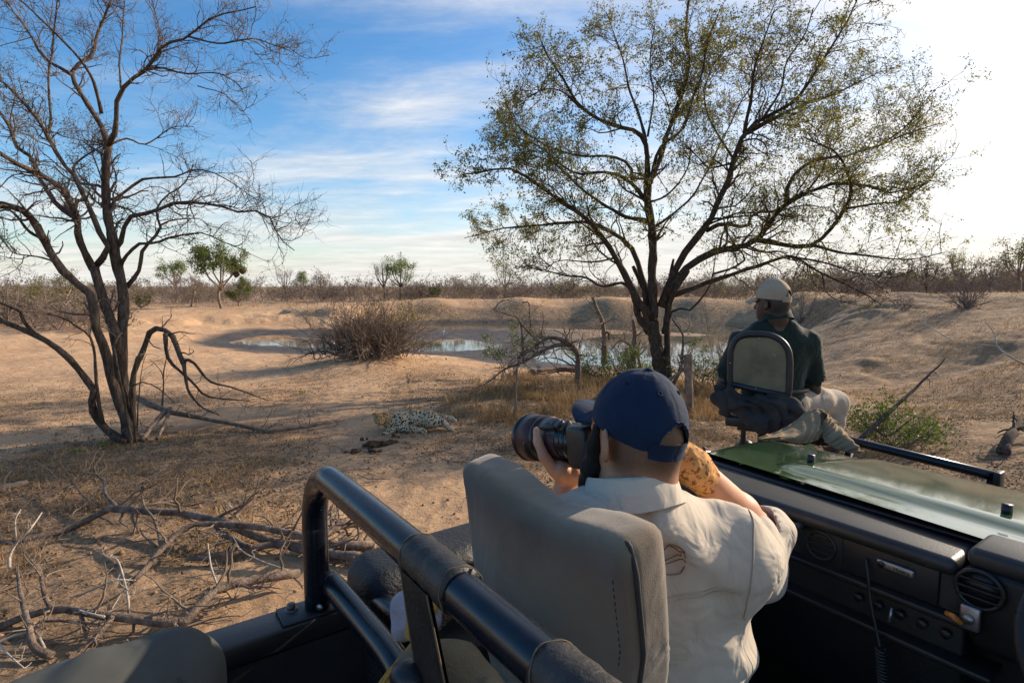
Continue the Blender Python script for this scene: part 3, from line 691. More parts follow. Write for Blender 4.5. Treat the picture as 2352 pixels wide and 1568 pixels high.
    mb.build('trunk', BARK_R, root)
    o = P(1560, 560, Y0); up, ur = PP[:nT], RR[:nT]
    p2, r2 = grow(up, ur, 520, (0.55, 1.5), (25, 80), 8, .28, .05, .22, .42, .009, g, out=(o, .18))
    cc_ = P(1635, 318, Y0); inside = lambda q, k: (np.abs((q[:, 0] - cc_[0]) / 5.75) ** 2.8 + np.abs((q[:, 2] - cc_[2]) / 3.75) ** 2.8) < k
    kp = inside(p2[:, -1], 1.0); p2, r2 = p2[kp], r2[kp]
    q = np.concatenate([p2, p2, up[:, 3::2][:, :8]]); qr = np.concatenate([r2, r2, ur[:, 3::2][:, :8]])
    p3, r3 = grow(q, qr, 3300, (0.3, .85), (25, 80), 6, .3, .03, .15, .5, .0048, g, out=(o, .15)); kp = inside(p3[:, -1], 1.06); p3, r3 = p3[kp], r3[kp]
    p4, r4 = grow(p3, r3, 9000, (0.12, 0.38), (25, 80), 4, .35, .03, .15, .6, .0034, g)
    tw = MB(); tw.tubes(p2, r2, 4); tw.tubes(p3, r3, 3); tw.tubes(p4, r4, 3); cr = tw.build('crown', TWIG_R, root)
    c = np.concatenate([p4[:, 1:].reshape(-1, 3)] * 5 + [p3[:, 2:].reshape(-1, 3)]); c = c + g.normal(size=c.shape) * .035
    w = fbm(c[:, 0] * .75, c[:, 2] * .75, c[:, 1] * .75, o=3, seed=16)
    inner = np.linalg.norm((c - o) * A3(1 / 5.2, 1 / 3.2, 1 / 3.6), axis=1)
    # leaves denser to the left and on the outside, thin at lower right
    dens = 0.40 + 0.42 * w + 0.30 * np.clip(inner - .25, 0, 1) - 0.045 * (c[:, 0] - o[0]) - .35 * (c[:, 2] < 2.8)
    c = c[g.random(len(c)) < dens]
    if len(c) > 92000: c = c[g.choice(len(c), 92000, False)]
    lf = MB(); lf.leaves(c, .052, g, .52, .3); lf.build('leaves', LEAF_R, cr)
left_base = left_tree(); right_tree()
# ------------------------------------------------------------------ woodland, shrubs, deadwood, grass
FARBARK = mat('grey_brown_scrub', (0.15, 0.112, 0.094), (0.27, 0.21, 0.178), rough=0.95, scale=0.4, spec=0.1)
FARLEAF = mat('dry_scrub_leaf', (0.165, 0.12, 0.092), (0.29, 0.22, 0.165), rough=0.9, scale=0.15, island=0.5, transl=0.2, spec=0.1, c3=(0.19, 0.18, 0.075), s3=0.09, t3=(0.52, 0.66))
PALEBARK = mat('pale_trunk_bark', (0.17, 0.125, 0.09), (0.32, 0.245, 0.18), rough=0.95, scale=2, spec=0.1)
LEAF_FRESH = mat('fresh_green_leaf', (0.085, 0.135, 0.018), (0.24, 0.30, 0.05), rough=0.7, scale=0.6, island=0.6, transl=0.4, spec=0.2)
LEAF_DARK = mat('mid_green_leaf', (0.065, 0.095, 0.020), (0.19, 0.22, 0.05), rough=0.7, scale=0.6, island=0.6, transl=0.35, spec=0.2)
LEAF_YEL = mat('yellow_green_leaf', (0.11, 0.105, 0.02), (0.24, 0.21, 0.05), rough=0.7, scale=0.6, island=0.6, transl=0.35, spec=0.2)
DEADWOOD = mat('grey_deadwood', (0.095, 0.068, 0.052), (0.26, 0.195, 0.15), rough=0.95, scale=14, bump=0.8, bscale=40, spec=0.1, stretch=(1, 1, 1))
PALEWOOD = mat('bleached_stick', (0.30, 0.25, 0.20), (0.52, 0.45, 0.37), rough=0.9, scale=12, spec=0.1)
STUMPW = mat('weathered_stump', (0.16, 0.11, 0.08), (0.30, 0.22, 0.16), rough=0.95, scale=10, bump=0.8, bscale=30, spec=0.1)

def stems(g, base, n, height, width, K=7, lean=0.5, r=0.02, curve=0.25, jit=.16):
    a = g.uniform(0, 2 * math.pi, n); e = g.uniform(0, 1, n) ** 0.7 * lean
    d = np.stack([np.sin(a) * np.sin(e), np.cos(a) * np.sin(e), np.cos(e)], -1); o = base + np.stack([g.normal(size=n), g.normal(size=n), np.zeros(n)], -1) * width * 0.10
    L = height * g.uniform(0.55, 1.12, n); pts = [o - A3(0, 0, .06)]
    for k in range(K - 1):
        d = nrm(d + g.normal(size=(n, 3)) * jit + nrm(np.stack([d[:, 0], d[:, 1], np.zeros(n)], -1)) * curve * 0.25); pts.append(pts[-1] + d * (L / (K - 1))[:, None])
    return np.stack(pts, 1), (r * g.uniform(.5, 1.1, n))[:, None] * np.linspace(1, .3, K)[None]

def far_tree(px, py, top, w, label, style='bare', leaf=None, Y=None, bark=FARBARK, seed=0, name='savanna_tree', trunk=0.45, lean=0.0, nleaf=3200, group='trees along the far woodland edge'):
    g = np.random.default_rng(100 + seed); b = G(px, py) if Y is None else P(px, py, Y)
    if Y is not None: b[2] = min(b[2], gz(b[0], b[1]))
    Y = b[1]; hgt = P(px, top, Y)[2] - b[2]; wid = w / F * Y
    root = empty(name, b, label, 'tree' if style != 'bush' else 'shrub', group)
    r0 = max(0.05, hgt * 0.026); t = b + A3(lean * hgt, 0, hgt * trunk)
    k = g.integers(4, 6); L = [(np.array([b - A3(0, 0, .2), b + (t - b) * .5 + A3(g.normal() * .025 * hgt, 0, 0), t]), r0, r0 * .8)]
    for i in range(k + 2):
        a = 2 * math.pi * (i + g.random() * .6) / (k + 2); rr = wid * .5 * g.uniform(.45, .9); zt = hgt * g.uniform(.72, .97) if style != 'cone' else hgt * g.uniform(.3, .95)
        e = b + A3(lean * hgt + math.sin(a) * rr, math.cos(a) * rr * .8, zt); s = b + (t - b) * g.uniform(.7, 1); m = (s + e) / 2 + A3(math.sin(a), math.cos(a) * .8, 0) * rr * .22 - A3(0, 0, hgt * .05)
        L.append((np.array([s, m, e]), r0 * .6, r0 * .16))
    L.append((np.array([t, b + A3(lean * hgt + g.normal() * .05 * wid, 0, hgt * .97)]), r0 * .6, r0 * .15))
    pp, rr_ = limbs(L, 8); mb = MB()
    for p, r in zip(pp, rr_): mb.tube(p, r, 6)
    mb.build('trunk', bark, root)
    rm = 0.0065 * Y / 60
    p2, r2 = grow(pp[1:], rr_[1:], 70, (hgt * .12, hgt * .32), (25, 70), 5, .22, .08, .3, .45, rm * 1.6, g); p3, r3 = grow(p2, r2, 190, (hgt * .06, hgt * .16), (25, 75), 4, .3, .06, .2, .6, rm, g)
    p4, r4 = grow(p3, r3, 420, (hgt * .03, hgt * .09), (25, 75), 3, .3, .06, .2, .6, rm * .75, g)
    tw = MB(); tw.tubes(p2, r2, 3); tw.tubes(p3, r3, 3); tw.tubes(p4, r4, 3); cr = tw.build('crown', bark if style == 'bare' else FARBARK, root)
    if leaf is not None:
        c = np.concatenate([p4.reshape(-1, 3), p3[:, 1:].reshape(-1, 3)]); c = c[g.integers(0, len(c), nleaf)] + g.normal(size=(nleaf, 3)) * hgt * .034
        lf = MB(); lf.leaves(c, max(.06, hgt * .027), g, .65, .4); lf.build('leaves', leaf, cr)
    return b, hgt, wid

def woodland():
    g = np.random.default_rng(77); T = []
    for k in range(7):                                      # a few bare shrub shapes, scattered as one far mass
        s, r = stems(g, A3(0, 0, 0), 6, .85, 1, 5, .75, .010, .3); a, ar = grow(s, r, 34, (.18, .45), (25, 65), 4, .25, .08, .2, .6, .0042, g); b, br = grow(a, ar, 64, (.08, .22), (25, 70), 3, .3, .06, .2, .7, .0034, g)
        m = MB(); m.tubes(s[:, ::2], r[:, ::2], 3); m.tubes(a[:, [0, 1, 3]], ar[:, [0, 1, 3]], 3); m.tubes(b[:, [0, 2]], br[:, [0, 2]], 3); c = b[:, 1:].reshape(-1, 3); c = c[g.integers(0, len(c), 130)] + g.normal(size=(130, 3)) * .03
        l = MB(); l.leaves(c, .046, g, .7, .3); T.append((np.concatenate(m.v), np.concatenate(m.q), np.concatenate(l.v), np.concatenate(l.t)))
    mb = MB(); spots = []
    for i in range(1060):
        far = g.random(); px = g.uniform(-260, 2620) if i < 860 else (g.uniform(2620, 3900) if i % 2 else g.uniform(-1500, -260)); Y = 57 + 60 * far ** 1.8
        h = 2.5 * (Y / 66) ** .8 * g.uniform(.7, 1.2)
        if px > 1500: h *= 1.10 + .38 * min(1, (px - 1500) / 500)
        if px > 1900: Y = 46 + 50 * far; h = 3.3 * (Y / 55) ** .7 * g.uniform(.7, 1.2)
        if px < 300: Y = g.uniform(27, 90) - 8 * (px < 150) * 0; h = 2.2 * (Y / 50) ** .6 * g.uniform(.75, 1.2)
        spots.append((px, Y, h))
    for i in range(90): px = g.uniform(-220, 250); Y = g.uniform(29, 44); spots.append((px, Y, g.uniform(1.5, 2.9)))
    for i, (px, Y, h) in enumerate(spots):
        X = (px - 1176) / F * Y
        if -20.5 < X < -13 and 28 < Y < 47: continue
        z = gz(X, Y); v, f, lv, lf = T[i % 7]; a = g.uniform(0, 6.28); R = rot((0, 0, 1), math.degrees(a)); h *= .75 + .55 * g.random() ** 2; sc = A3(h * 1.25, h * 1.25, h) * g.uniform(.9, 1.1)
        mb.add((v * sc) @ R.T + A3(X, Y, z), f, 0); mb.add((lv * sc) @ R.T + A3(X, Y, z), lf, 2 if (i * 7919) % 100 < 16 else 1)
    o = mb.build('distant_woodland', [FARBARK, FARLEAF, LEAF_YEL]); tag(o, 'grey brown bare bushveld scrub massed along the horizon', 'woodland', kind='stuff')
woodland()

b_nest, h_nest, _ = far_tree(510, 709, 570, 128, 'green thorn tree with hanging nests standing alone on far bank', 'tree', LEAF_DARK, bark=PALEBARK, seed=1, nleaf=7560, trunk=.42)
far_tree(404, 690, 602, 60, 'light green tree left of the nest tree, rising above the scrub', 'tree', LEAF_FRESH, Y=72, seed=2, trunk=.5, nleaf=3150)
far_tree(550, 703, 640, 66, 'round green bushy tree on the bank right beside the nest tree', 'cone', LEAF_DARK, seed=3, trunk=.2, nleaf=7980)
far_tree(437, 704, 630, 40, 'thin pale leaning bare tree just left of the nest tree', 'bare', None, bark=PALEBARK, seed=4, trunk=.5, lean=.18)
far_tree(655, 690, 617, 44, 'bare grey tree, leftmost of the pair around a small green one', 'bare', None, Y=72, seed=5)
far_tree(693, 690, 627, 46, 'small light green tree between two bare grey trees', 'tree', LEAF_FRESH, Y=76, seed=6, nleaf=2310)
far_tree(738, 690, 621, 38, 'bare forked tree right of the small light green tree', 'bare', None, Y=70, seed=7)
far_tree(745, 693, 662, 50, 'low olive shrub in front of the bare forked tree', 'bush', LEAF_YEL, Y=62, seed=8, trunk=.2, nleaf=1470)
far_tree(882, 690, 600, 54, 'bare tree standing left against the bright green forked tree', 'bare', None, Y=62, seed=9)
far_tree(920, 692, 596, 78, 'bright green forked tree standing at left end of dam wall', 'tree', LEAF_FRESH, Y=60, seed=10, bark=BARK, trunk=.4, nleaf=3570)
far_tree(995, 690, 660, 32, 'small round dark green shrub on left end of dam crest', 'bush', LEAF_DARK, Y=57, seed=11, trunk=.15, nleaf=2730)
far_tree(1078, 690, 638, 70, 'grey bushy tree with green top behind the dam wall', 'tree', LEAF_YEL, Y=68, seed=12, nleaf=1050)
far_tree(1160, 690, 604, 52, 'tall thin nearly bare tree rising behind the dam wall', 'tree', LEAF_YEL, Y=66, seed=13, nleaf=798)
far_tree(1290, 690, 622, 90, 'wide bare tree behind the dam left of the big tree', 'bare', None, Y=64, seed=14, trunk=.3)
far_tree(1640, 690, 630, 70, 'olive tree behind the dam just right of the big trunk', 'tree', LEAF_YEL, Y=62, seed=15, nleaf=1470)
far_tree(1880, 692, 625, 80, 'grey tree behind the tracker in the far scrub', 'tree', LEAF_YEL, Y=58, seed=16, nleaf=735)
far_tree(2125, 688, 588, 74, 'leafless tree with dark trunk on the right crest', 'bare', None, Y=48, seed=17, bark=BARK, trunk=.35)
far_tree(2203, 684, 583, 76, 'flat-topped tree with thin green canopy on right crest', 'tree', LEAF_YEL, Y=52, seed=18, nleaf=1470)
far_tree(2335, 690, 556, 120, 'tall leafy tree at the right edge of the picture', 'tree', LEAF_YEL, Y=40, seed=19, nleaf=2310)
far_tree(2270, 690, 596, 80, 'bare tree between the flat-topped tree and the right edge', 'bare', None, Y=47, seed=20)
far_tree(90, 742, 655, 140, 'yellowish green bushy tree in the scrub at far left', 'tree', LEAF_YEL, Y=36, seed=21, trunk=.25, nleaf=2730)
far_tree(158, 735, 622, 60, 'pale thin-trunked tree in the scrub behind the bare tree', 'tree', LEAF_YEL, Y=38, seed=22, bark=PALEBARK, trunk=.55, nleaf=546)
far_tree(20, 760, 640, 120, 'grey leafless thicket tree at the left edge', 'bare', None, Y=31, seed=23, trunk=.3)
far_tree(325, 712, 682, 60, 'low flat dark green shrub on far bank left of nest tree', 'bush', LEAF_DARK, seed=24, trunk=.2, nleaf=1470)
far_tree(1840, 712, 640, 90, 'small tangled bare tree on the bank behind the tracker cap', 'bare', None, Y=33, seed=25, trunk=.25)
NESTM = mat('woven_grass_nest', (0.05, 0.034, 0.022), (0.12, 0.085, 0.055), rough=1, scale=30, bump=1, bscale=60, spec=0.1)
for i, (px, py, lab) in enumerate([(538, 606, 'dark woven nest hanging highest in the green thorn tree'), (543, 630, 'dark woven nest, left of the lower two in thorn tree'), (558, 622, 'dark woven nest, rightmost in the green thorn tree')]):
    c = P(px, py, b_nest[1]); s = SDF(c - .42, c + .42, .05); s.ell(c, (.26, .26, .22)); s.ell(c - A3(.06, 0, .16), (.12, .12, .14), k=.08); s.disp(lambda x, y, z: .04 * fbm(x * 9, y * 9, z * 9, o=2, seed=i))
    tag(s.mesh().build('weaver_nest', NESTM, origin=c), lab, 'nest', 'nests in the thorn tree')

def bush(px, py, Yb, w, h, label, n=70, n2=300, n3=600, leaf=None, nl=0, lsize=.04, name='bare_bush', lean=1.0, r=.012, m=FARBARK, seed=0, group=None, part=None, cat='bush', rm=None, jit=.16):
    g = np.random.default_rng(300 + seed); b = G(px, py) if Yb is None else P(px, py, Yb); b[2] = gz(b[0], b[1])
    root = empty(name, b, label, cat, group); s, sr = stems(g, b, n, h, w, 7, lean, r, jit=jit); rm = rm or max(.0022, .00026 * b[1]); tw = MB(); tw.tubes(s, np.maximum(sr, rm), 4); tag(tw.build('stems', m, root), kind='stuff')
    a, ar = grow(s, sr, n2, (h * .15, h * .45), (25, 75), 5, .28, .06, .2, .5, rm * 1.15, g); c, cr = grow(a, ar, n3, (h * .06, h * .22), (25, 80), 3, .3, .05, .15, .6, rm * .85, g)
    t2 = MB(); t2.tubes(a, ar, 3); t2.tubes(c, cr, 3); tag(t2.build('twigs', m, root), kind='stuff')
    if leaf is not None:
        q = np.concatenate([c[:, 1:].reshape(-1, 3), a[:, 2:].reshape(-1, 3)])
        if part is not None: q = q[part(q - b)]
        q = q[g.integers(0, len(q), nl)] + g.normal(size=(nl, 3)) * lsize * .6; l = MB(); l.leaves(q, lsize, g, .5, .5); tag(l.build('leaves', leaf, root), kind='stuff')
    return b
MOUNDTWIG = mat('brown_brush_twig', (0.12, 0.085, 0.062), (0.25, 0.19, 0.145), rough=0.95, scale=3, spec=0.1)
mb0 = bush(848, 812, None, 5.2, 1.95, 'big brown twiggy bush on a mound by the waterhole', 430, 1900, 2800, LEAF_YEL, 420, .07, lean=.95, jit=.34, r=.019, m=MOUNDTWIG, seed=1, part=lambda q: (q[:, 0] > .7) & (q[:, 2] > .9))
bush(2222, 706, None, 1.4, 1.3, 'bare upright twiggy bush on top of the right bank', 60, 200, 300, seed=2, r=.016, lean=.75)
bush(1975, 690, 38, 1.6, .9, 'low bare bush left of the upright one on right bank', 40, 120, 200, seed=3, r=.016, lean=1.0)
bush(2080, 712, None, 1.0, .6, 'smallest bare bush on the slope of the right bank', 24, 80, 120, seed=4, r=.012, lean=1.0)
bush(2055, 1050, 7.1, 1.1, .78, 'bright green leafy shrub in front of the vehicle', 40, 170, 320, LEAF_G, 2600, .040, name='leafy_shrub', lean=.95, r=.008, m=BARK_L, seed=5, cat='shrub')
bush(1165, 868, 14.2, 1.0, 1.25, 'green leafy sprig growing through the dead branches by water', 12, 50, 120, LEAF_G, 900, .065, name='leafy_shrub', lean=.4, r=.012, m=BARK_L, seed=6, cat='shrub', part=lambda q: q[:, 2] > .55)
bush(1385, 872, 14.0, 1.3, 1.0, 'light green sapling left of the trunk of the spreading tree', 26, 110, 220, LEAF_G, 900, .06, name='leafy_shrub', lean=.8, r=.01, m=BARK_L, seed=7, cat='shrub')
bush(1460, 880, 13.4, 1.0, .95, 'yellow green sapling right against the spreading tree trunk', 18, 80, 160, LEAF_FRESH, 700, .06, name='leafy_shrub', lean=.7, r=.01, m=BARK_L, seed=8, cat='shrub')
bush(1605, 890, 12.4, .9, 1.1, 'green sapling behind the grey sawn post', 16, 80, 160, LEAF_G, 800, .06, name='leafy_shrub', lean=.6, r=.01, m=BARK_L, seed=9, cat='shrub')
bush(1660, 880, 12.0, 1.8, 1.9, 'wispy thorny shrub with tiny yellow leaves by the tracker seat', 30, 260, 700, LEAF_FRESH, 420, .04, name='thorny_shrub', lean=.75, r=.012, m=BARK_L, seed=10, cat='shrub')
bush(1430, 870, 14.6, 1.8, 1.8, 'tangled thorny shrub left of the spreading tree', 34, 280, 700, LEAF_FRESH, 220, .04, name='thorny_shrub', lean=.7, r=.012, m=BARK_L, seed=11, cat='shrub')
bush(940, 880, None, .35, .35, 'tiny dry weed standing alone behind the leopard', 9, 30, 40, seed=12, r=.004, lean=.7, m=MOUNDTWIG, cat='weed', name='dry_weed')
bush(1165, 1032, None, .35, .38, 'dry twiggy weed just left of the camera lens', 14, 60, 90, seed=13, r=.004, lean=.9, m=MOUNDTWIG, cat='weed', name='dry_weed')
bush(245, 1030, None, .3, .20, 'fresh green sprout at foot of the bare tree', 8, 16, 10, LEAF_G, 90, .05, name='green_sprout', lean=1.0, r=.004, m=BARK_L, seed=14, cat='sprout')
bush(170, 1045, None, .4, .12, 'low green sprout left of the sprout at the tree foot', 8, 16, 10, LEAF_G, 80, .05, name='green_sprout', lean=1.3, r=.004, m=BARK_L, seed=15, cat='sprout')
bush(690, 905, None, .3, .14, 'tiny green tuft alone on the sandy slope', 8, 16, 10, LEAF_FRESH, 70, .04, name='green_sprout', lean=1.2, r=.004, m=BARK_L, seed=16, cat='sprout')

# deadwood traced as real branches lying or standing at their own distance
def branch_thing(name, label, lines, m=DEADWOOD, tw=(0, 0, 0), group=None, seed=0, tm=None, cat='branch', sides=8):
    """lines: (3-D points, r0, r1)"""
    g = np.random.default_rng(500 + seed); b = np.array(lines[0][0][0]); root = empty(name, b, label, cat, group)
    pp, rr_ = limbs(lines, 16); mb = MB()
    for p, r in zip(pp, rr_):
        wob = 0.35 * r.mean(); p = p + wob * np.stack([fbm(p[:, i] * 9 + i * 5, p[:, (i + 1) % 3] * 9, o=2, seed=i + seed) for i in range(3)], 1)
        mb.tube(p, r * (1 + .14 * fbm(np.arange(16) * .7, np.full(16, seed * 1.7), o=2, seed=seed)), sides)
    mb.build('limb', m, root)
    if tw[0]:
        a, ar = grow(pp, rr_, tw[0], (tw[2] * .5, tw[2] * 1.2), (30, 80), 6, .28, tw[3] if len(tw) > 3 else .0, .15, .4, .003, g); c, cr = grow(a, ar, tw[1], (tw[2] * .2, tw[2] * .55), (30, 80), 4, .3, .0, .2, .6, .0022, g)
        for q in (a, c): q[..., 2] = np.maximum(q[..., 2], HGT(q[..., 0], q[..., 1], False) + .012)
        t2 = MB(); t2.tubes(a, ar, 4); t2.tubes(c, cr, 3); tag(t2.build('twigs', tm or m, root), kind='stuff')
    return root
def lay(conv, pts, hs=.05):
    """points lying on the ground, hs = height above it (number or list)"""
    out = []
    for i, (x, y) in enumerate(pts):
        h = hs[i] if isinstance(hs, (list, tuple)) else hs; px, py = conv(x, y); p = PZ(px, py, h)
        out.append(p)
    return np.array(out)
zb = lambda x, y: (x * .3702, 987.8 + y * .3702)
branch_thing('fallen_branch', 'longest fallen grey branch arching over the litter behind the roll bar', [
    (lay(zb, [(-40, 715), (300, 660), (450, 600), (560, 540), (650, 488), (760, 495), (900, 505), (1100, 510), (1300, 545), (1450, 590), (1600, 650), (1750, 700), (1900, 730), (2080, 715), (2330, 720)], [.03, .04, .06, .1, .16, .2, .2, .2, .18, .15, .1, .06, .05, .06, .05]), .026, .040),
    (lay(zb, [(720, 470), (660, 400), (635, 300), (530, 262), (430, 258)], [.18, .2, .25, .25, .22]), .020, .008),
    (lay(zb, [(610, 475), (530, 420), (470, 350), (445, 305)], [.15, .17, .2, .2]), .010, .004)], tw=(46, 150, .55, .02), seed=1, tm=MOUNDTWIG)
branch_thing('fallen_branch', 'dark fallen branch bending down left under the longest one', [
    (lay(zb, [(820, 940), (900, 860), (1000, 740), (1100, 640), (1180, 592), (1300, 582), (1500, 592), (1700, 617), (1830, 645), (1990, 668), (2080, 605), (2180, 575), (2290, 600)], [.02, .05, .12, .2, .22, .22, .22, .2, .18, .15, .14, .12, .05]), .018, .032),
    (lay(zb, [(1010, 735), (960, 560), (900, 480), (880, 400)], [.12, .2, .25, .3]), .016, .006),
    (lay(zb, [(970, 720), (900, 660), (870, 610)], [.1, .14, .16]), .012, .005)], tw=(30, 90, .45, .02), seed=2, tm=DEADWOOD)
branch_thing('fallen_branch', 'short grey branch lying below the crossing of longer ones', [
    (lay(zb, [(1180, 800), (1380, 780), (1560, 735), (1740, 712), (1900, 745), (2100, 770), (2330, 800)], .05), .018, .042),
    (lay(zb, [(1560, 730), (1450, 680), (1330, 610)], [.06, .09, .1]), .026, .016)], tw=(16, 50, .4), seed=3)
branch_thing('fallen_branch', 'crooked fallen branch nearest the vehicle, behind the grey knee', [
    (lay(zb, [(-40, 1235), (150, 1165), (330, 1110), (480, 1130), (680, 1160), (850, 1180), (1000, 1190), (1110, 1200), (1200, 1140), (1260, 1060), (1340, 990), (1500, 945), (1700, 905), (1860, 880)], [.02, .05, .08, .1, .1, .08, .06, .05, .08, .1, .12, .12, .1, .08]), .022, .030),
    (lay(zb, [(690, 1170), (640, 1230), (560, 1310), (480, 1370)], [.1, .08, .04, .02]), .022, .008),
    (lay(zb, [(330, 1110), (285, 1040), (265, 950), (240, 850), (150, 785)], [.08, .14, .2, .24, .22]), .018, .005)], tw=(36, 120, .45, .02), seed=4, tm=MOUNDTWIG)
branch_thing('fallen_branch', 'grey upright-standing dead branch at the lower left corner', [
    (lay(zb, [(330, 1400), (215, 1350), (175, 1200), (130, 1010), (100, 850)], [.02, .06, .16, .26, .34]), .024, .008),
    (lay(zb, [(210, 1250), (260, 1180), (420, 1180), (620, 1205)], [.12, .14, .12, .08]), .012, .008)], tw=(18, 60, .35, .03), seed=5)
STK = [([(800, 1135), (795, 1050), (770, 930), (730, 810), (680, 780)], [.08, .16, .24, .32, .32], .008, 'pale upright stick standing on the crooked branch'),
       ([(470, 1035), (600, 975), (720, 930), (840, 930)], [.06, .1, .14, .1], .009, 'pale stick reaching up left from the dark branch'),
       ([(1352, 975), (1320, 880), (1300, 800), (1290, 700)], [.1, .16, .22, .26], .008, 'pale stick rising alone right of the others'),
       ([(-20, 1318), (100, 1270), (200, 1235), (235, 1190)], [.06, .08, .1, .12], .010, 'bleached stick lying at the very left edge'),
       ([(60, 850), (62, 770), (110, 690), (180, 620), (260, 510)], [.06, .12, .2, .28, .34], .011, 'bleached bent stick at left, curving up over the big branch'),
       ([(275, 1352), (230, 1260), (160, 1160)], [.03, .09, .14], .010, 'pale stick crossing the grey corner branch'),
       ([(-10, 1325), (60, 1400), (150, 1475)], [.05, .06, .02], .007, 'thin bleached stick in the lower left corner above the knee'),
       ([(650, 1158), (580, 1140), (490, 1115)], [.12, .14, .15], .009, 'short white peeled stick on top of the crooked branch'),
       ([(1250, 660), (1370, 625), (1490, 602)], [.12, .18, .2], .007, 'white peeled stick leaning on the longest branch'),
       ([(1790, 870), (1600, 800), (1500, 745), (1440, 650)], [.03, .1, .14, .2], .005, 'thin dark stick leaning near the roll bar'),
       ([(690, 1110), (740, 1030), (775, 960)], [.05, .1, .16], .006, 'thin pale twig between the two upright sticks'),
       ([(100, 660), (95, 560), (130, 490)], [.12, .24, .3], .006, 'thin pale twig standing at upper left of the pile'),
       ([(1500, 575), (1470, 530), (1420, 450)], [.14, .2, .28], .006, 'short pale twig sticking up from the longest branch')]
for i, (p, h, r, lab) in enumerate(STK): branch_thing('dry_stick', lab, [(lay(zb, p, h), r, r * .5)], PALEWOOD, (3, 4, .14, .02), 'loose sticks in the branch pile', 40 + i, cat='stick', sides=6)
zl = lambda x, y: (x * .36, 517.4 + y * .36)
branch_thing('fallen_branch', 'long fallen branch running from the bare tree towards the leopard', [
    (lay(zl, [(860, 1095), (1080, 1190), (1350, 1240), (1550, 1280), (1680, 1310), (1800, 1302), (1950, 1290), (2170, 1245)], [.32, .2, .12, .08, .05, .05, .06, .08]), .05, .018),
    (lay(zl, [(1060, 1180), (960, 1290), (910, 1370)], [.2, .1, .02]), .035, .03), (lay(zl, [(1085, 1170), (1040, 1290), (1000, 1360)], [.22, .1, .02]), .03, .02)], tw=(20, 40, .5), seed=6)
branch_thing('fallen_branch', 'short grey log at left edge below the dry grass', [(lay(zb, [(-40, 385), (60, 360), (165, 330)], .05), .05, .035)], seed=7, tw=(3, 4, .5))
branch_thing('fallen_branch', 'thin bare branch lying in the grass behind the blue cap', [(np.array([P(1333, 950, 9.6), P(1365, 915, 9.7), P(1420, 895, 9.8), P(1500, 870, 10)]), .025, .012)], seed=8, tw=(5, 8, .3))
z3 = lambda x, y: (1034.9 + x * .28, 611.5 + y * .28)
def st3(pts, Y, dY=0.0): return np.array([P(*z3(x, y), Y + dY * i / (len(pts) - 1)) for i, (x, y) in enumerate(pts)])
branch_thing('arched_dead_limb', 'arched dead grey limb bending to the ground in front of water', [
    (st3([(1045, 985), (1042, 720), (980, 640), (880, 590), (780, 592), (700, 645), (640, 700), (560, 742)], 13.0, -.6), .075, .03),
    (st3([(985, 650), (850, 652), (700, 722), (580, 792), (450, 842), (330, 930), (200, 1010)], 12.9, -1.4), .05, .012),
    (st3([(600, 800), (582, 500), (545, 425), (480, 400), (350, 358)], 13.0, .3), .03, .01), (st3([(560, 445), (660, 560), (765, 642)], 13.0, .4), .025, .015),
    (st3([(590, 300), (640, 300), (650, 420), (665, 520)], 13.2, .2), .018, .008), (st3([(350, 360), (430, 280), (570, 300)], 13.2, .1), .014, .006)], tw=(120, 420, .9), seed=9, cat='dead limb')
branch_thing('dead_snag', 'thin broken dead snag standing in front of the dam', [(st3([(1262, 800), (1265, 600), (1240, 440), (1195, 330), (1157, 250)], 14.0), .085, .035), (st3([(1240, 560), (1290, 540), (1300, 600)], 14), .05, .03)], STUMPW, seed=10, cat='snag', tw=(8, 14, .5))
branch_thing('dead_snag', 'shredded pale broken stump left beside the big trunk', [(st3([(1490, 840), (1500, 700), (1515, 560), (1500, 430)], 13.3), .095, .04), (st3([(1560, 840), (1535, 700), (1560, 600)], 13.3), .045, .015), (st3([(1530, 700), (1400, 610), (1310, 690)], 13.2), .03, .012)], STUMPW, seed=11, cat='snag', tw=(12, 20, .5))
branch_thing('dead_snag', 'sawn grey post standing between tracker seat and blue cap', [(st3([(1962, 1190), (1955, 960), (1948, 720)], 9.6), .062, .075), (st3([(1760, 945), (1850, 890), (1935, 820)], 9.7), .03, .026)], STUMPW, seed=12, cat='snag', tw=(6, 10, .4))
branch_thing('dead_snag', 'curved dark stem right of the big trunk, reaching upward', [(st3([(1800, 1010), (1880, 850), (1912, 620), (1890, 540), (1822, 430)], 11.6, .4), .045, .015)], BARK, seed=13, cat='snag', tw=(10, 20, .5))
branch_thing('dead_snag', 'thin upright stick in the dry grass left of the lens', [(st3([(545, 1390), (535, 1100), (545, 830)], 8.7), .028, .014)], STUMPW, seed=14, cat='snag', tw=(5, 8, .3))
branch_thing('leaning_dead_branch', 'dark dead branch leaning up over the green shrub', [(np.array([P(1965, 1020, 6.6), P(2060, 930, 7.0), P(2120, 875, 7.3), P(2182, 812, 7.6)]), .035, .008), (np.array([P(2010, 985, 6.8), P(2040, 1000, 6.7), P(2090, 965, 6.8)]), .018, .01)], BARK, seed=15, tw=(8, 10, .25))
branch_thing('tree_branch', 'thin grey branch with fresh leaves entering at the right edge', [(np.array([P(2420, 860, 4.6), P(2352, 835, 4.7), P(2295, 800, 4.8), P(2283, 765, 4.85), P(2265, 740, 4.9)]), .012, .004), (np.array([P(2290, 795, 4.8), P(2200, 785, 4.9), P(2150, 760, 5.0), P(2110, 735, 5.1)]), .006, .003)], PALEWOOD, seed=16, tw=(8, 12, .18))
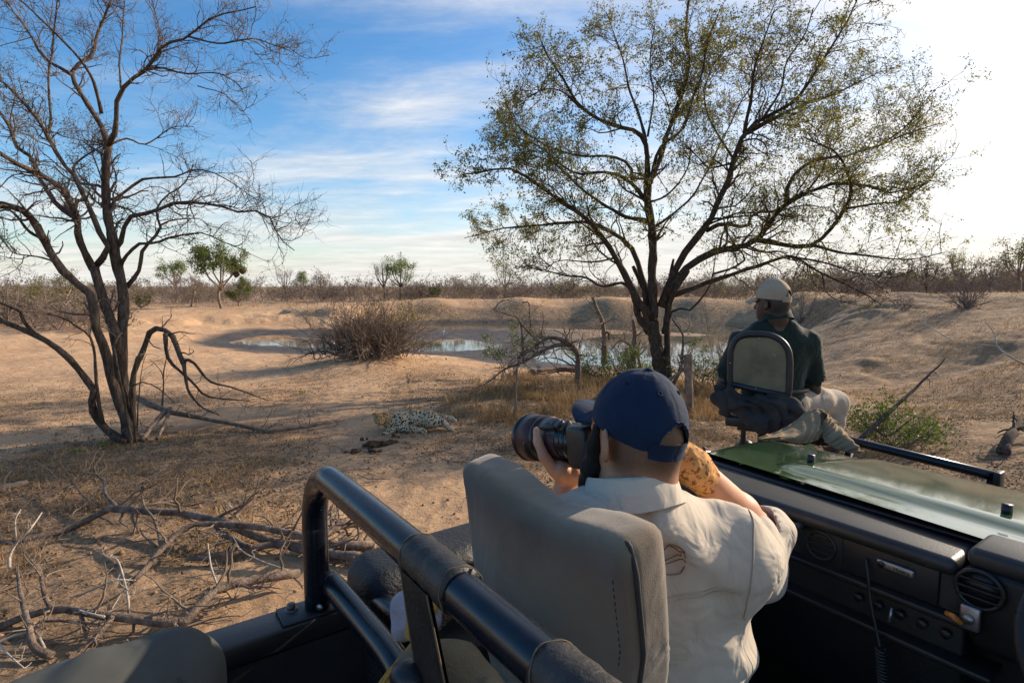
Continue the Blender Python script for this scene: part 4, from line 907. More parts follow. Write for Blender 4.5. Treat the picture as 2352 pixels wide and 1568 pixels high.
branch_thing('gnarled_log', 'gnarled dark log lying at the right edge beyond the bar', [(np.array([G(2300, 1050) + A3(0, 0, .05), G(2320, 1030) + A3(0, 0, .16), G(2345, 1005) + A3(0, 0, .22), G(2400, 1010) + A3(0, 0, .1)]), .06, .03)], BARK, seed=17, tw=(10, 14, .3))
branch_thing('fallen_branch', 'bundle-like grey log on the shore behind the arched limb', [(np.array([G(1222, 862) + A3(0, 0, .08), G(1290, 858) + A3(0, 0, .12), G(1350, 862) + A3(0, 0, .08)]), .11, .06), (np.array([G(1235, 866) + A3(0, 0, .15), G(1300, 862) + A3(0, 0, .2), G(1370, 868) + A3(0, 0, .05)]), .05, .03)], seed=18, tw=(14, 24, .5))

# ---- dry grass and litter, far too many to count
STRAW = mat('dry_straw_grass', (0.20, 0.115, 0.052), (0.50, 0.335, 0.16), rough=0.85, scale=1.0, island=0.65, transl=0.25, spec=0.15)
LITTER = mat('dead_leaf_litter', (0.075, 0.048, 0.030), (0.27, 0.175, 0.10), rough=0.9, scale=1.0, island=0.8, spec=0.1)
TWIGM = mat('twig_litter', (0.12, 0.09, 0.065), (0.40, 0.32, 0.24), rough=0.9, scale=1.0, island=0.9, spec=0.1)
def blades(mb, B, Hh, g, lean=0.6, w=0.0045):
    n = len(B); a = g.uniform(0, 2 * math.pi, n); e = np.abs(g.normal(0, lean, n)); d = np.stack([np.cos(a) * np.sin(e), np.sin(a) * np.sin(e), np.maximum(np.cos(e), .08)], -1)
    s = nrm(np.cross(d, A3(0, 0, 1) + g.normal(size=(n, 3)) * .3)); droop = nrm(np.stack([d[:, 0], d[:, 1], np.full(n, -.35)], -1)); wv = (w * g.uniform(.6, 1.3, n))[:, None] * s
    m = B + d * (Hh * .55)[:, None]; t = m + (d * .75 + droop * .45) * (Hh * .45)[:, None]
    v = np.stack([B - wv, B + wv, m + wv * .7, m - wv * .7, t], 1).reshape(-1, 3); i = np.arange(n)[:, None] * 5
    b = mb.n; mb.add(v, i + [[0, 1, 2, 3]]); mb.more(i + [[3, 2, 4]], b)
def scatter(g, n, r0, r1, t0=-.82, t1=.82, pw=1.0):
    r = r0 * (r1 / r0) ** (g.random(n) ** pw); t = g.uniform(t0, t1, n); return r * np.sin(t), r * np.cos(t)
def ground_cover():
    g = np.random.default_rng(42); gr = MB()
    def tufts(x, y, per, h, lean, sp, w=.0045):
        n = len(x); X = np.repeat(x, per) + g.normal(size=n * per) * sp; Y = np.repeat(y, per) + g.normal(size=n * per) * sp; Z = HGT(X, Y)
        k = np.repeat(g.uniform(.5, 1.25, n), per); blades(gr, np.stack([X, Y, Z - .01], -1), h * k * g.uniform(.4, 1.1, n * per), g, lean, w * np.sqrt(np.hypot(X, Y) / 8))
    # tall stand between the leopard and the camera lens, up to the spreading tree
    x, y = scatter(g, 2100, 7.6, 15.5, -.20, .46); dn = fbm(x * .8, y * .8, o=2, seed=4); edge = sstep(-1.5, .1, x - .10 * (y - 9)) * (1 - sstep(3.2, 5.2, x - .25 * (y - 9))) * sstep(8.2, 9.4, y); k = g.random(len(x)) < np.clip(edge * (.55 + 1.1 * dn), 0.02, 1)
    tufts(x[k], y[k], 26, .31, .45, .11)
    x, y = scatter(g, 600, 6.0, 9, .0, .6); tufts(x[fbm(x, y, o=2, seed=14) > -.1], y[fbm(x, y, o=2, seed=14) > -.1], 18, .16, .7, .09)
    # left: dry grass round the foot of the bare tree
    x, y = scatter(g, 1000, 4.9, 9.4, -.82, -.36); k = fbm(x * 1.3, y * 1.3, o=3, seed=7) > .12; tufts(x[k], y[k], 15, .12, .9, .10, .004)
    # short trampled grass, all round
    x, y = scatter(g, 4200, 4.3, 17, -.85, .85, .85); k = (fbm(x * .45, y * .45, o=3, seed=31) > -.05) & ~((np.abs(x + 1.6 + (y - 6) * .30) < .8) & (y < 14)); tufts(x[k], y[k], 18, .075, 1.2, .15, .0032)
    x, y = scatter(g, 1500, 11, 30, .22, .8); k = fbm(x * .5, y * .5, o=3, seed=3) > .08; tufts(x[k], y[k], 14, .13, .8, .2, .005)
    x, y = scatter(g, 900, 36, 60, -.8, .8); k = HGT(x, y, False) > .1; tufts(x[k], y[k], 9, .3, .5, .35, .008)
    tag(gr.build('dry_grass', STRAW), 'dry straw coloured grass tufts and trampled stalks over the ground', 'grass', kind='stuff')
    # crumbs of dead leaves
    x, y = scatter(g, 80000, 4.2, 16, -.85, .85, .9); k = (fbm(x * .45, y * .45, o=3, seed=31) + .55 * vnoise(x * 3, y * 3, seed=5) + .3 * (g.random(len(x)) - .5) > -.12 - .5 * (x < -2) * (y < 8)) & ((np.abs(x + 1.6 + (y - 6) * .30) > .55) | (g.random(len(x)) < .12)); x, y = x[k], y[k]
    lf = MB(); lf.leaves(np.stack([x, y, HGT(x, y) + .006], -1), .026, g, .7, 2.5); tag(lf.build('leaf_litter', LITTER), 'dark crumbs of dead leaves strewn over the sand', 'litter', kind='stuff')
    n = 7000; x, y = scatter(g, n, 4.2, 14, -.85, .85, .9); k = (fbm(x * .45, y * .45, o=3, seed=31) > -.25); x, y = x[k], y[k]; n = len(x)
    a = g.uniform(0, 6.28, n); L = g.uniform(.04, .26, n) * np.where(g.random(n) < .1, 2, 1); K = 4; u = np.linspace(-.5, .5, K)
    X = x[:, None] + np.cos(a)[:, None] * u * L[:, None] + g.normal(size=(n, K)) * .012; Y = y[:, None] + np.sin(a)[:, None] * u * L[:, None] + g.normal(size=(n, K)) * .012
    Z = HGT(X, Y) + .006 + np.abs(g.normal(size=(n, 1))) * .015; t = MB(); t.tubes(np.stack([X, Y, Z], -1), (g.uniform(.0015, .0042, n))[:, None] * np.ones(K), 3)
    tag(t.build('twig_litter', TWIGM), 'broken twigs scattered over the sand', 'litter', kind='stuff')
    # clods and pebbles
    n = 2600; x, y = scatter(g, n, 4.2, 26, -.85, .85); s = np.abs(g.normal(0, .011, n)) + .005; s[:60] *= 2.4
    o = np.array([[1, 0, 0], [-1, 0, 0], [0, 1, 0], [0, -1, 0], [0, 0, 1], [0, 0, -1]], float); fo = np.array([[0, 2, 4], [2, 1, 4], [1, 3, 4], [3, 0, 4], [2, 0, 5], [1, 2, 5], [3, 1, 5], [0, 3, 5]])
    v = (o[None] * s[:, None, None] * g.uniform(.6, 1.3, (n, 6, 3))) + np.stack([x, y, HGT(x, y)], -1)[:, None]
    cl = MB(); cl.add(v, (np.arange(n)[:, None, None] * 6 + fo[None]).reshape(-1, 3)); tag(cl.build('earth_clods', mat('earth_clod', (.17, .105, .062), (.33, .21, .125), rough=1, scale=2, island=.8, spec=.1)), 'small clods and pebbles on the sand', 'pebbles', kind='stuff')
ground_cover()
# elephant dung by the leopard
DUNG = mat('dry_dung', (0.045, 0.028, 0.018), (0.12, 0.075, 0.045), rough=1, scale=20, bump=1, bscale=45, spec=.1)
for i, (px, py, r, lab) in enumerate([(820, 1040, .10, 'leftmost crumbled dung heap on the sand'), (853, 1028, .15, 'flat crumbled dung heap, second from the left'), (884, 1022, .13, 'large crumbled dung heap in the middle of the row'),
                                     (905, 1005, .06, 'small dung ball just below the leopard'), (868, 1040, .09, 'dung heap nearest to the vehicle'), (836, 1012, .06, 'single dung ball left of the heaps')]):
    c = G(px, py); c[2] += r * .15; s = SDF(c - r * 2, c + r * 2, r / 9); gg = np.random.default_rng(i)
    for k in range(6): s.ell(c + gg.normal(size=3) * A3(r * .6, r * .4, r * .08), A3(r * .45, r * .4, r * .3) * gg.uniform(.6, 1.1), k=r * .1)
    s.disp(lambda x, y, z: r * .10 * fbm(x * 22, y * 22, z * 22, o=2, seed=i)); tag(s.mesh().build('dung_heap', DUNG, origin=c), lab, 'dung', 'dung heaps near the leopard')
# ------------------------------------------------------------------ the open safari vehicle
AV = math.radians(55); UX = A3(math.cos(AV), -math.sin(AV), 0); VX = A3(math.sin(AV), math.cos(AV), 0); ZX = A3(0, 0, 1)
RV = np.stack([UX, VX, ZX], 1)                      # vehicle axes: across, forward, up
def Vp(u, v, z): return UX * u + VX * v + ZX * z
def PVv(px, py, v):
    d = ray(px, py); return CAMP + d * (v / (d @ VX))
GLOSSB = mat('worn_black_enamel', (0.004, 0.006, 0.011), (0.008, 0.010, 0.016), rough=0.27, scale=18, coat=0.15, spec=0.4, c3=(0.10, 0.055, 0.04), s3=26, t3=(0.715, 0.74), rvar=0.06)
SATINB = mat('satin_black_steel', (0.009, 0.0095, 0.012), (0.022, 0.021, 0.022), rough=0.42, scale=9, bump=0.2, bscale=160, c3=(0.07, 0.045, 0.032), s3=20, t3=(0.70, 0.76), bdist=.004)
TEXB = mat('rubberised_black_body', (0.006, 0.0065, 0.008), (0.014, 0.014, 0.015), rough=0.55, scale=12, bump=0.7, bscale=110, bdist=.006)
DASH = mat('black_dash_plastic', (0.004, 0.004, 0.0045), (0.010, 0.010, 0.010), rough=0.5, scale=8, bump=0.25, bscale=300, bdist=.003)
DASHTOP = mat('dusty_dash_pad', (0.015, 0.0155, 0.017), (0.036, 0.034, 0.031), rough=0.42, scale=7, bump=0.2, bscale=220, bdist=.003)
DASHD = mat('dark_dash_trim', (0.009, 0.009, 0.010), (0.02, 0.019, 0.018), rough=0.4, scale=8)
GREEN = mat('green_bonnet_paint', (0.026, 0.066, 0.014), (0.036, 0.082, 0.020), rough=0.15, scale=3, coat=1.0, spec=0.6, c3=(0.10, 0.105, 0.05), s3=9, t3=(0.74, 0.95), rvar=0.05)
SEATF = mat('taupe_canvas_seat', (0.160, 0.118, 0.077), (0.24, 0.182, 0.122), rough=0.92, scale=5, bump=0.35, bscale=420, wave=(5, .35, .03), sheen=0.3, spec=0.2, bdist=.002, c3=(0.13, .105, .08), s3=2.5, t3=(.5, .75))
SEATP = mat('dark_seat_piping', (0.03, 0.027, 0.024), (0.05, 0.045, 0.04), rough=0.8, scale=20)
LEATHER = mat('worn_black_leather', (0.010, 0.009, 0.008), (0.030, 0.024, 0.020), rough=0.5, scale=14, bump=0.5, bscale=120, bdist=.004)
STITCH = mat('tan_raw_edge', (0.17, 0.12, 0.07), (0.09, 0.06, 0.035), rough=0.9, scale=40)
ALU = mat('dull_aluminium', (0.42, 0.42, 0.42), (0.30, 0.30, 0.31), rough=0.38, scale=20, metal=0.9)
BOLT = mat('dirty_bolt', (0.16, 0.15, 0.14), (0.08, 0.075, 0.07), rough=0.5, scale=60, metal=0.7)
TYRE = mat('tyre_rubber', (0.02, 0.02, 0.02), (0.05, 0.045, 0.04), rough=0.85, scale=20, bump=.5, bscale=60)
CANVASB = mat('beige_seat_board', (0.17, 0.135, 0.082), (0.235, 0.19, 0.12), rough=0.9, spec=.1, scale=7, bump=0.2, bscale=200, bdist=.002, c3=(0.09, .075, .055), s3=4, t3=(.55, .8))

car = empty('safari_vehicle', Vp(-.45, 1.4, 0), 'open green safari vehicle with black roll bar and dashboard', 'vehicle')
def part(mb, name, m, parent=None, smooth=True): return mb.build(name, m, parent or car, smooth)
# bodywork
b = MB(); b.rbox(Vp(-1.295, -.35, 1.327), (.046, .80, .025), RV, .008); part(b, 'body_rail', SATINB)
b = MB(); b.box(Vp(-1.335, -.35, 1.0), (.012, .80, .30), RV); part(b, 'side_panel', GREEN, smooth=False)
b = MB(); b.box(Vp(-1.262, -.35, 1.04), (.008, .80, .258), RV); part(b, 'inner_panel', SATINB, smooth=False)
s = SDF(Vp(-1.29, .95, 1.1) - .75, Vp(-1.29, .95, 1.1) + .75, .016)
s.box(Vp(-1.30, .86, 1.12), (.105, .42, .305), RV, .06); s.box(Vp(-1.14, .66, 1.28), (.09, .14, .10), RV, .02, .01, 's'); s.box(Vp(-1.19, 1.10, 1.40), (.06, .34, .08), RV, .05, .05, 's')
part(s.mesh(), 'padded_side_wall', TEXB)
b = MB(); b.box(Vp(-1.345, 1.95, 1.02), (.012, .75, .33), RV); b.box(Vp(.455, .9, 1.02), (.012, 1.8, .33), RV); part(b, 'outer_panel', GREEN, smooth=False)
b = MB(); b.box(Vp(-.45, .6, .72), (.88, 1.9, .02), RV); part(b, 'floor', TEXB, smooth=False)
b = MB(); b.box(Vp(-.45, 1.62, 1.08), (.87, .02, .36), RV); part(b, 'bulkhead', DASH, smooth=False)
b = MB(); b.box(Vp(-.45, 2.60, .95), (.86, .03, .40), RV); part(b, 'front_panel', SATINB, smooth=False)
b = MB(); b.rbox(Vp(-.45, 2.80, .62), (.90, .07, .09), RV, .02); part(b, 'bumper', SATINB)
for u, v in ((-1.28, 2.12), (.40, 2.12), (-1.28, -.5), (.40, -.5)):
    a = np.linspace(0, 2 * math.pi, 40, endpoint=False); cs = np.array([(-.10, .24), (-.125, .30), (-.12, .355), (-.09, .385), (0, .39), (.09, .385), (.12, .355), (.125, .30), (.10, .24)])
    b = MB(); b.grid(np.stack([np.stack([Vp(u + x, v + r * math.cos(t), .39 + r * math.sin(t)) for x, r in cs]) for t in a]), wrapu=True); w = part(b, 'wheel', TYRE)
    b = MB(); b.tube([Vp(u - .08, v, .39), Vp(u + .08, v, .39)], .245, 32); part(b, 'rim', SATINB, w)
# bonnet with a raised centre panel
def bonnet():
    n, m = 60, 40; uu = np.linspace(0, 1, n)[:, None]; vv = np.linspace(0, 1, m)[None]
    ul = -1.235 - .20 * vv; u = ul + (.42 - ul) * uu; vr = 1.652 - .095 * np.clip(u + 1.2, 0, .95); v = vr + (2.42 - vr) * vv; z = 1.524 - .115 * vv ** 1.15 + 0 * uu
    z = z + .020 * sstep(-.98, -.93, u) * (1 - sstep(.10, .15, u)) * sstep(1.70, 1.76, v) * (1 - sstep(2.32, 2.38, v)) + .010 * (1 - ((u + .45) / .95) ** 2)
    for uc in (-.30, -.12): z = z - .012 * np.exp(-((u - uc) / .016) ** 2) * sstep(2.05, 2.15, v)
    z = z - .05 * sstep(.90, 1.0, vv) ** 2 - .03 * (1 - sstep(0, .03, uu))
    X = u[..., None] * UX + v[..., None] * VX + z[..., None] * ZX
    b = MB(); b.grid(X); e = X.copy(); skirt = np.concatenate([X[:, -1:], X[:, -1:] - ZX * .10 - VX * .015], 1); b.grid(skirt); sk = np.stack([X[0], X[0] - ZX * .10], 0); b.grid(sk)
    return part(b, 'bonnet', GREEN)
bn = bonnet()
for u, v in ((-.93, 1.86), (-.42, 1.84)):
    b = MB(); b.ell = None; c = Vp(u, v, 1.535); b.tube([c - ZX * .02, c + ZX * .012], .012, 12); part(b, 'rubber_stop', SATINB, bn)
b = MB(); b.tube([Vp(-1.232, 1.68, 1.501), Vp(-1.432, 2.42, 1.363)], .003, 6); part(b, 'edge_trim', ALU, bn)
# windscreen channel, dash pad, dash face
b = MB(); b.rbox(Vp(-.42, 1.635, 1.500), (.83, .020, .014), RV, .008); b.rbox(Vp(-.42, 1.618, 1.492), (.83, .022, .014), RV, .006); part(b, 'windscreen_channel', SATINB)
b = MB(); b.rbox(Vp(-.83, 1.520, 1.492), (.425, .072, .021), RV, .020, 5); part(b, 'dash_pad', DASHTOP)
b = MB(); b.rbox(Vp(-.195, 1.53, 1.525), (.20, .07, .024), RV, .02, 4); part(b, 'instrument_hood', DASHTOP)
b = MB(); b.rbox(Vp(-.19, 1.51, 1.42), (.195, .05, .095), RV, .03, 4); part(b, 'instrument_panel', DASH)
b = MB(); b.rbox(Vp(-.82, 1.510, 1.27), (.43, .03, .215), RV, .01); part(b, 'dash_face', DASH)
b = MB(); b.rbox(Vp(-.60, 1.48, 1.378), (.24, .035, .008), RV, .005); part(b, 'dash_shelf', DASHD)
b = MB(); b.rbox(Vp(-.66, 1.48, 1.285), (.33, .045, .008), RV, .005); part(b, 'dash_shelf', DASHD)
b = MB(); b.rbox(Vp(-.60, 1.476, 1.432), (.16, .006, .046), RV, .004); part(b, 'radio_recess', SATINB)
b = MB(); b.rbox(Vp(-.98, 1.476, 1.36), (.13, .008, .085), RV, .008); part(b, 'glove_box', DASHD)
for k_ in range(5): b = MB(); c_ = Vp(-.60 + k_ * .045, 1.474, 1.335); b.tube([c_, c_ - VX * .012], .010, 14); part(b, 'switch_knob', DASHD)
def vent(px, py, v, r):
    c = PVv(px, py, v); b = MB(); a = np.linspace(0, 2 * math.pi, 28)
    b.tube([c + (UX * math.cos(t) + ZX * math.sin(t)) * r for t in a], r * .13, 8, False); o = part(b, 'air_vent', DASHD)
    b = MB(); b.tube([c + VX * .012, c + VX * .006], r * .95, 28); part(b, 'vent_disc', SATINB, o)
    for k in (-.45, 0, .45): b = MB(); b.rbox(c + ZX * r * k - VX * .002, (r * math.sqrt(1 - k * k) * .95, .004, r * .07), RV, .002); part(b, 'vent_slat', DASH, o)
    return c
c1 = vent(1885, 1252, 1.466, .036); c2 = vent(2249, 1354, 1.453, .040)
b = MB(); b.rbox(c1 + VX * .012, (.055, .012, .060), RV, .01); part(b, 'vent_surround', DASH)
p0 = PVv(2022, 1290, 1.465); p1 = PVv(2092, 1318, 1.465); cc = (p0 + p1) / 2; hw = abs((p1 - p0) @ UX) / 2 + .008
b = MB(); b.rbox(cc, (hw, .006, .0105), RV, .010, 5); rp = part(b, 'radio_plate', ALU)
b = MB(); b.tube([cc - UX * (hw - .012) - VX * .007, cc - UX * (hw - .012) - VX * .009], .0075, 16); part(b, 'radio_button', SATINB, rp)
# the maker's name printed on the radio plate
cu = bpy.data.curves.new('plate_lettering', 'FONT'); cu.body = 'Hytera'; cu.size = .012; cu.extrude = .0003; cu.align_x = 'RIGHT'; cu.align_y = 'CENTER'
to = bpy.data.objects.new('plate_lettering', cu); COL.objects.link(to); bpy.context.view_layer.update()
tm_ = bpy.data.meshes.new_from_object(to.evaluated_get(bpy.context.evaluated_depsgraph_get())); bpy.data.objects.remove(to); to = bpy.data.objects.new('plate_lettering', tm_); COL.objects.link(to)
tm_.materials.clear(); tm_.materials.append(DASH); tm_.transform(Matrix.Translation(Vector(cc + UX * (hw - .008) - VX * .0068) - car.location) @ Matrix(np.stack([UX, ZX, -VX], 1).tolist()).to_4x4()); to.parent = rp
h0, h1 = PVv(1744, 1180, 1.43), PVv(1826, 1209, 1.43)
b = MB(); b.tube(spline([h0 + VX * .04, h0, (h0 + h1) / 2, h1, h1 + VX * .04], 6), .011, 10); part(b, 'grab_handle', DASHTOP)
cord = spline([PVv(1990, 1282, 1.465), PVv(1994, 1320, 1.45), PVv(2000, 1380, 1.44), PVv(2022, 1488, 1.40)], 8)
b = MB(); b.tube(cord, .0035, 8); co = part(b, 'radio_cord', SATINB)
e0, e1 = PVv(2022, 1486, 1.40), PVv(2034, 1640, 1.36); t = np.linspace(0, 1, 260); q = e0[None] + (e1 - e0)[None] * t[:, None]
q = q + .0095 * (np.cos(t * 2 * math.pi * 20)[:, None] * UX + np.sin(t * 2 * math.pi * 20)[:, None] * VX); b = MB(); b.tube(q, .0028, 6); part(b, 'cord_coil', SATINB, co)
kp = PVv(2228, 1418, 1.44); b = MB(); b.rbox(kp, (.018, .006, .026), RV, .005); b.tube([kp - VX * .006, kp - VX * .014], .010, 14); part(b, 'ignition_lock', ALU)
KEYY = mat('yellow_key_tag', (0.62, 0.34, 0.03), (0.50, 0.05, 0.03), rough=0.5, scale=60)
b = MB(); b.tube([PVv(2175, 1407, 1.43), PVv(2189, 1414, 1.42), PVv(2206, 1430, 1.43)], .006, 8); part(b, 'key_tag', KEYY)
b = MB(); b.tube([PVv(2049, 1395, 1.45), PVv(2042, 1428, 1.44)], .0032, 8); part(b, 'white_lever', ALU)
# steering wheel at the right edge
sc0 = P(2700, 1540, .86); ax = nrm(-VX * .8 + ZX * .55); e1_ = nrm(np.cross(ax, ZX)); e2_ = np.cross(e1_, ax); a = np.linspace(0, 2 * math.pi, 64)
b = MB(); b.tube([sc0 + .185 * (e1_ * math.cos(t) + e2_ * math.sin(t)) for t in a], .0155, 12, False); sw = part(b, 'steering_wheel', DASH)
for t in (.3, 2.4, 4.7): b = MB(); b.tube([sc0, sc0 + .18 * (e1_ * math.cos(t) + e2_ * math.sin(t))], .011, 8); part(b, 'spoke', SATINB, sw)
b = MB(); b.tube([sc0 - ax * .4, sc0], .022, 10); part(b, 'steering_column', SATINB)
# roll bar
def rollbar():
    pts = [Vp(-1.294, .35, 1.35), Vp(-1.294, .35, 1.45), Vp(-1.294, .35, 1.54)]
    for t in np.linspace(0, math.pi / 2, 8): pts.append(Vp(-1.294 + .14 * (1 - math.cos(t)), .35, 1.555 + .14 * math.sin(t)))
    pts += [Vp(-.9, .35, 1.70), Vp(-.6, .35, 1.702), Vp(-.3, .35, 1.705), Vp(.25, .35, 1.705)]
    for t in np.linspace(math.pi / 2, 0, 8): pts.append(Vp(.28 + .14 * math.cos(t), .35, 1.565 + .14 * math.sin(t)))
    pts.append(Vp(.42, .35, 1.33)); b = MB(); b.tube(spline(pts, 3), .0285, 24); return part(b, 'roll_bar', GLOSSB)
rb = rollbar()
for du, dv in ((-.018, -.055), (.0, .06)):
    c = Vp(-1.294 + du, .35 + dv, 1.355); b = MB(); b.tube([c, c + ZX * .004], .015, 16); b.tube([c, c + ZX * .016], .0095, 6); part(b, 'bolt', BOLT, rb)
b = MB(); b.rbox(Vp(-1.294, .35, 1.3545), (.04, .085, .003), RV, .002); part(b, 'foot_plate', SATINB, rb)
b = MB(); b.tube(spline([P(748, 1330, 1.27), P(770, 1350, 1.25), P(838, 1432, 1.12), P(905, 1520, 1.0), P(950, 1620, .9)], 6), .027, 18); br = part(b, 'brace_tube', GLOSSB)
c = P(737, 1392, 1.235); b = MB(); b.tube([c, c + A3(-.002, -.006, .001)], .007, 12); part(b, 'rivet', ALU, br)
b = MB(); b.tube(spline([P(862, 1372, 1.30), P(890, 1395, 1.24), P(950, 1460, 1.10)], 6), .026, 16); part(b, 'seat_frame_tube', GLOSSB)
def sleeve(u0, u1):
    c = lambda u: Vp(u, .35, 1.701 + (u + .9) * .006); b = MB(); us = np.linspace(u0, u1, 12); b.tube([c(u) for u in us], .0325 + .0008 * np.sin(np.arange(12) * 2.1), 24); o = part(b, 'leather_wrap', LEATHER)
    for u in (u0 + .004, u1 - .004): a = np.linspace(0, 2 * math.pi, 40); b = MB(); b.tube([c(u) + (.0326 + .0008 * math.sin(t * 7)) * (VX * math.cos(t) + ZX * math.sin(t)) + UX * .006 * math.sin(t * 2.3) for t in a], .0009, 5, False); part(b, 'raw_edge', STITCH, o)
    return o
sl1 = sleeve(-.745, -.615); sl2 = sleeve(-.43, -.30)
g_ = np.linspace(0, 1, 14)[:, None]; f_ = np.linspace(0, 1, 8)[None]
for o_, uc, L_ in ((sl1, -.69, .20), (sl2, -.36, .16)):
    X = np.stack([Vp(uc + (w - .5) * (.085 + .03 * h) + .03 * h, .35 - .034 + .02 * h, 1.695 - L_ * h) for h in g_[:, 0] for w in f_[0]]).reshape(14, 8, 3); b = MB(); b.grid(X); b.grid((X + VX * .006)[::-1]); part(b, 'hanging_flap', LEATHER, o_)
    rim = np.concatenate([X[:, 0], X[-1, :], X[::-1, -1]]); b = MB(); b.tube(rim, .0015, 5); part(b, 'flap_edge', STITCH, o_)
# front bar with end bracket, bonnet clip
r1 = P(2280, 1092, 2.25); l1 = P(1955, 1012, 2.72); l0 = l1 + (l1 - r1) * .35
b = MB(); b.tube([l0, l1, r1 + (r1 - l1) * .02], .021, 16); fb = part(b, 'front_bar', GLOSSB)
b = MB(); b.rbox(r1 - ZX * .022 + UX * .02, (.012, .03, .045), RV, .006); part(b, 'bar_bracket', SATINB, fb)
for q in (r1, l1): b = MB(); b.tube([q - ZX * .02, q - ZX * .30 - VX * .1, q - ZX * .72 - VX * .12], .018, 10); part(b, 'bar_upright', SATINB, fb)
k0, k1 = P(1617, 1078, 1.90), P(1617, 1034, 1.90); b = MB(); b.tube([k0, k1], .010, 12); b.tube([k1, k1 + ZX * .012], .006, 8); cl = part(b, 'bonnet_clip', SATINB)
b = MB(); b.tube([k0 + (k1 - k0) * .25, k0 + (k1 - k0) * .48], .0106, 12); part(b, 'white_label', mat('white_label', (.7, .7, .7)), cl); b = MB(); b.tube([k1 - A3(.02, 0, .006), k1 + A3(.022, 0, -.006)], .0045, 8); part(b, 'clip_lever', ALU, cl)
# front passenger seat: backrest pad, piping, cushion
def seat():
    cL = P(1090, 1250, 1.205); cR = P(1490, 1250, .812); cx = (cL + cR) / 2; cx[2] = 0; w = .245; tilt = 9
    R = RV @ rot((1, 0, 0), tilt); top = 1.738; hh = .30; c = cx + A3(0, 0, top - hh) + VX * .045
    s = SDF(c - .48, c + .48, .0085); s.box(c, (w, .048, hh), R, .026, .01); s.ell(c + R @ A3(0, -.02, -.02), (w * .92, .06, hh * .9), R, .05)
    s.plane(c + R @ A3(w * 1.0, 0, .12), R @ A3(1, 0, -.24)); s.plane(c + R @ A3(-w * 1.0, 0, .20), R @ A3(-1, 0, .10))
    s.ell(c + R @ A3(.02, .0, hh + .155), (w * .85, .3, .175), R, .05, 's')
    s.disp(lambda x, y, z: .0022 * fbm(x * 9, y * 9, z * 9, o=2, seed=3)); o = part(s.mesh(), 'seat_backrest', SEATF)
    pts = [c + R @ A3(w * 1.004 + min(0, .24 * (z * (hh - .03) - .12)), -.030, z * (hh - .03)) for z in np.linspace(-1, .93, 24)] + [c + R @ A3(w * (.985 - k * .05), -.028, hh * (.955 + .02 * k)) for k in (.4, 1)]
    b = MB(); b.tube(spline(pts, 2), .0045, 8); part(b, 'piping', SEATP, o)
    pts2 = [c + R @ A3(w * .90 + min(0, .24 * (z * (hh - .02) - .12)), -.0545, z * (hh - .02)) for z in np.linspace(-1, .9, 90)]; b = MB()
    for k in range(0, 88, 2): b.tube([pts2[k], pts2[k + 1]], .0010, 4)
    tag(part(b, 'stitching', SEATP, o), kind='stuff')
    cc = cx + VX * .30 + A3(0, 0, 1.12); s = SDF(cc - .45, cc + .45, .014); s.box(cc, (.245, .25, .07), RV, .06); part(s.mesh(), 'seat_cushion', SEATF)
seat()
b = MB(); b.rbox(Vp(-.30, .62, 1.08), (.20, .22, .07), RV, .05, 4); part(b, 'middle_cushion', SEATF)
for u in (-.83, .12):                                # second row bench behind
    b = MB(); b.rbox(Vp(u, -.28, 1.20), (.42, .26, .07), RV, .05, 4); part(b, 'rear_cushion', SEATF)
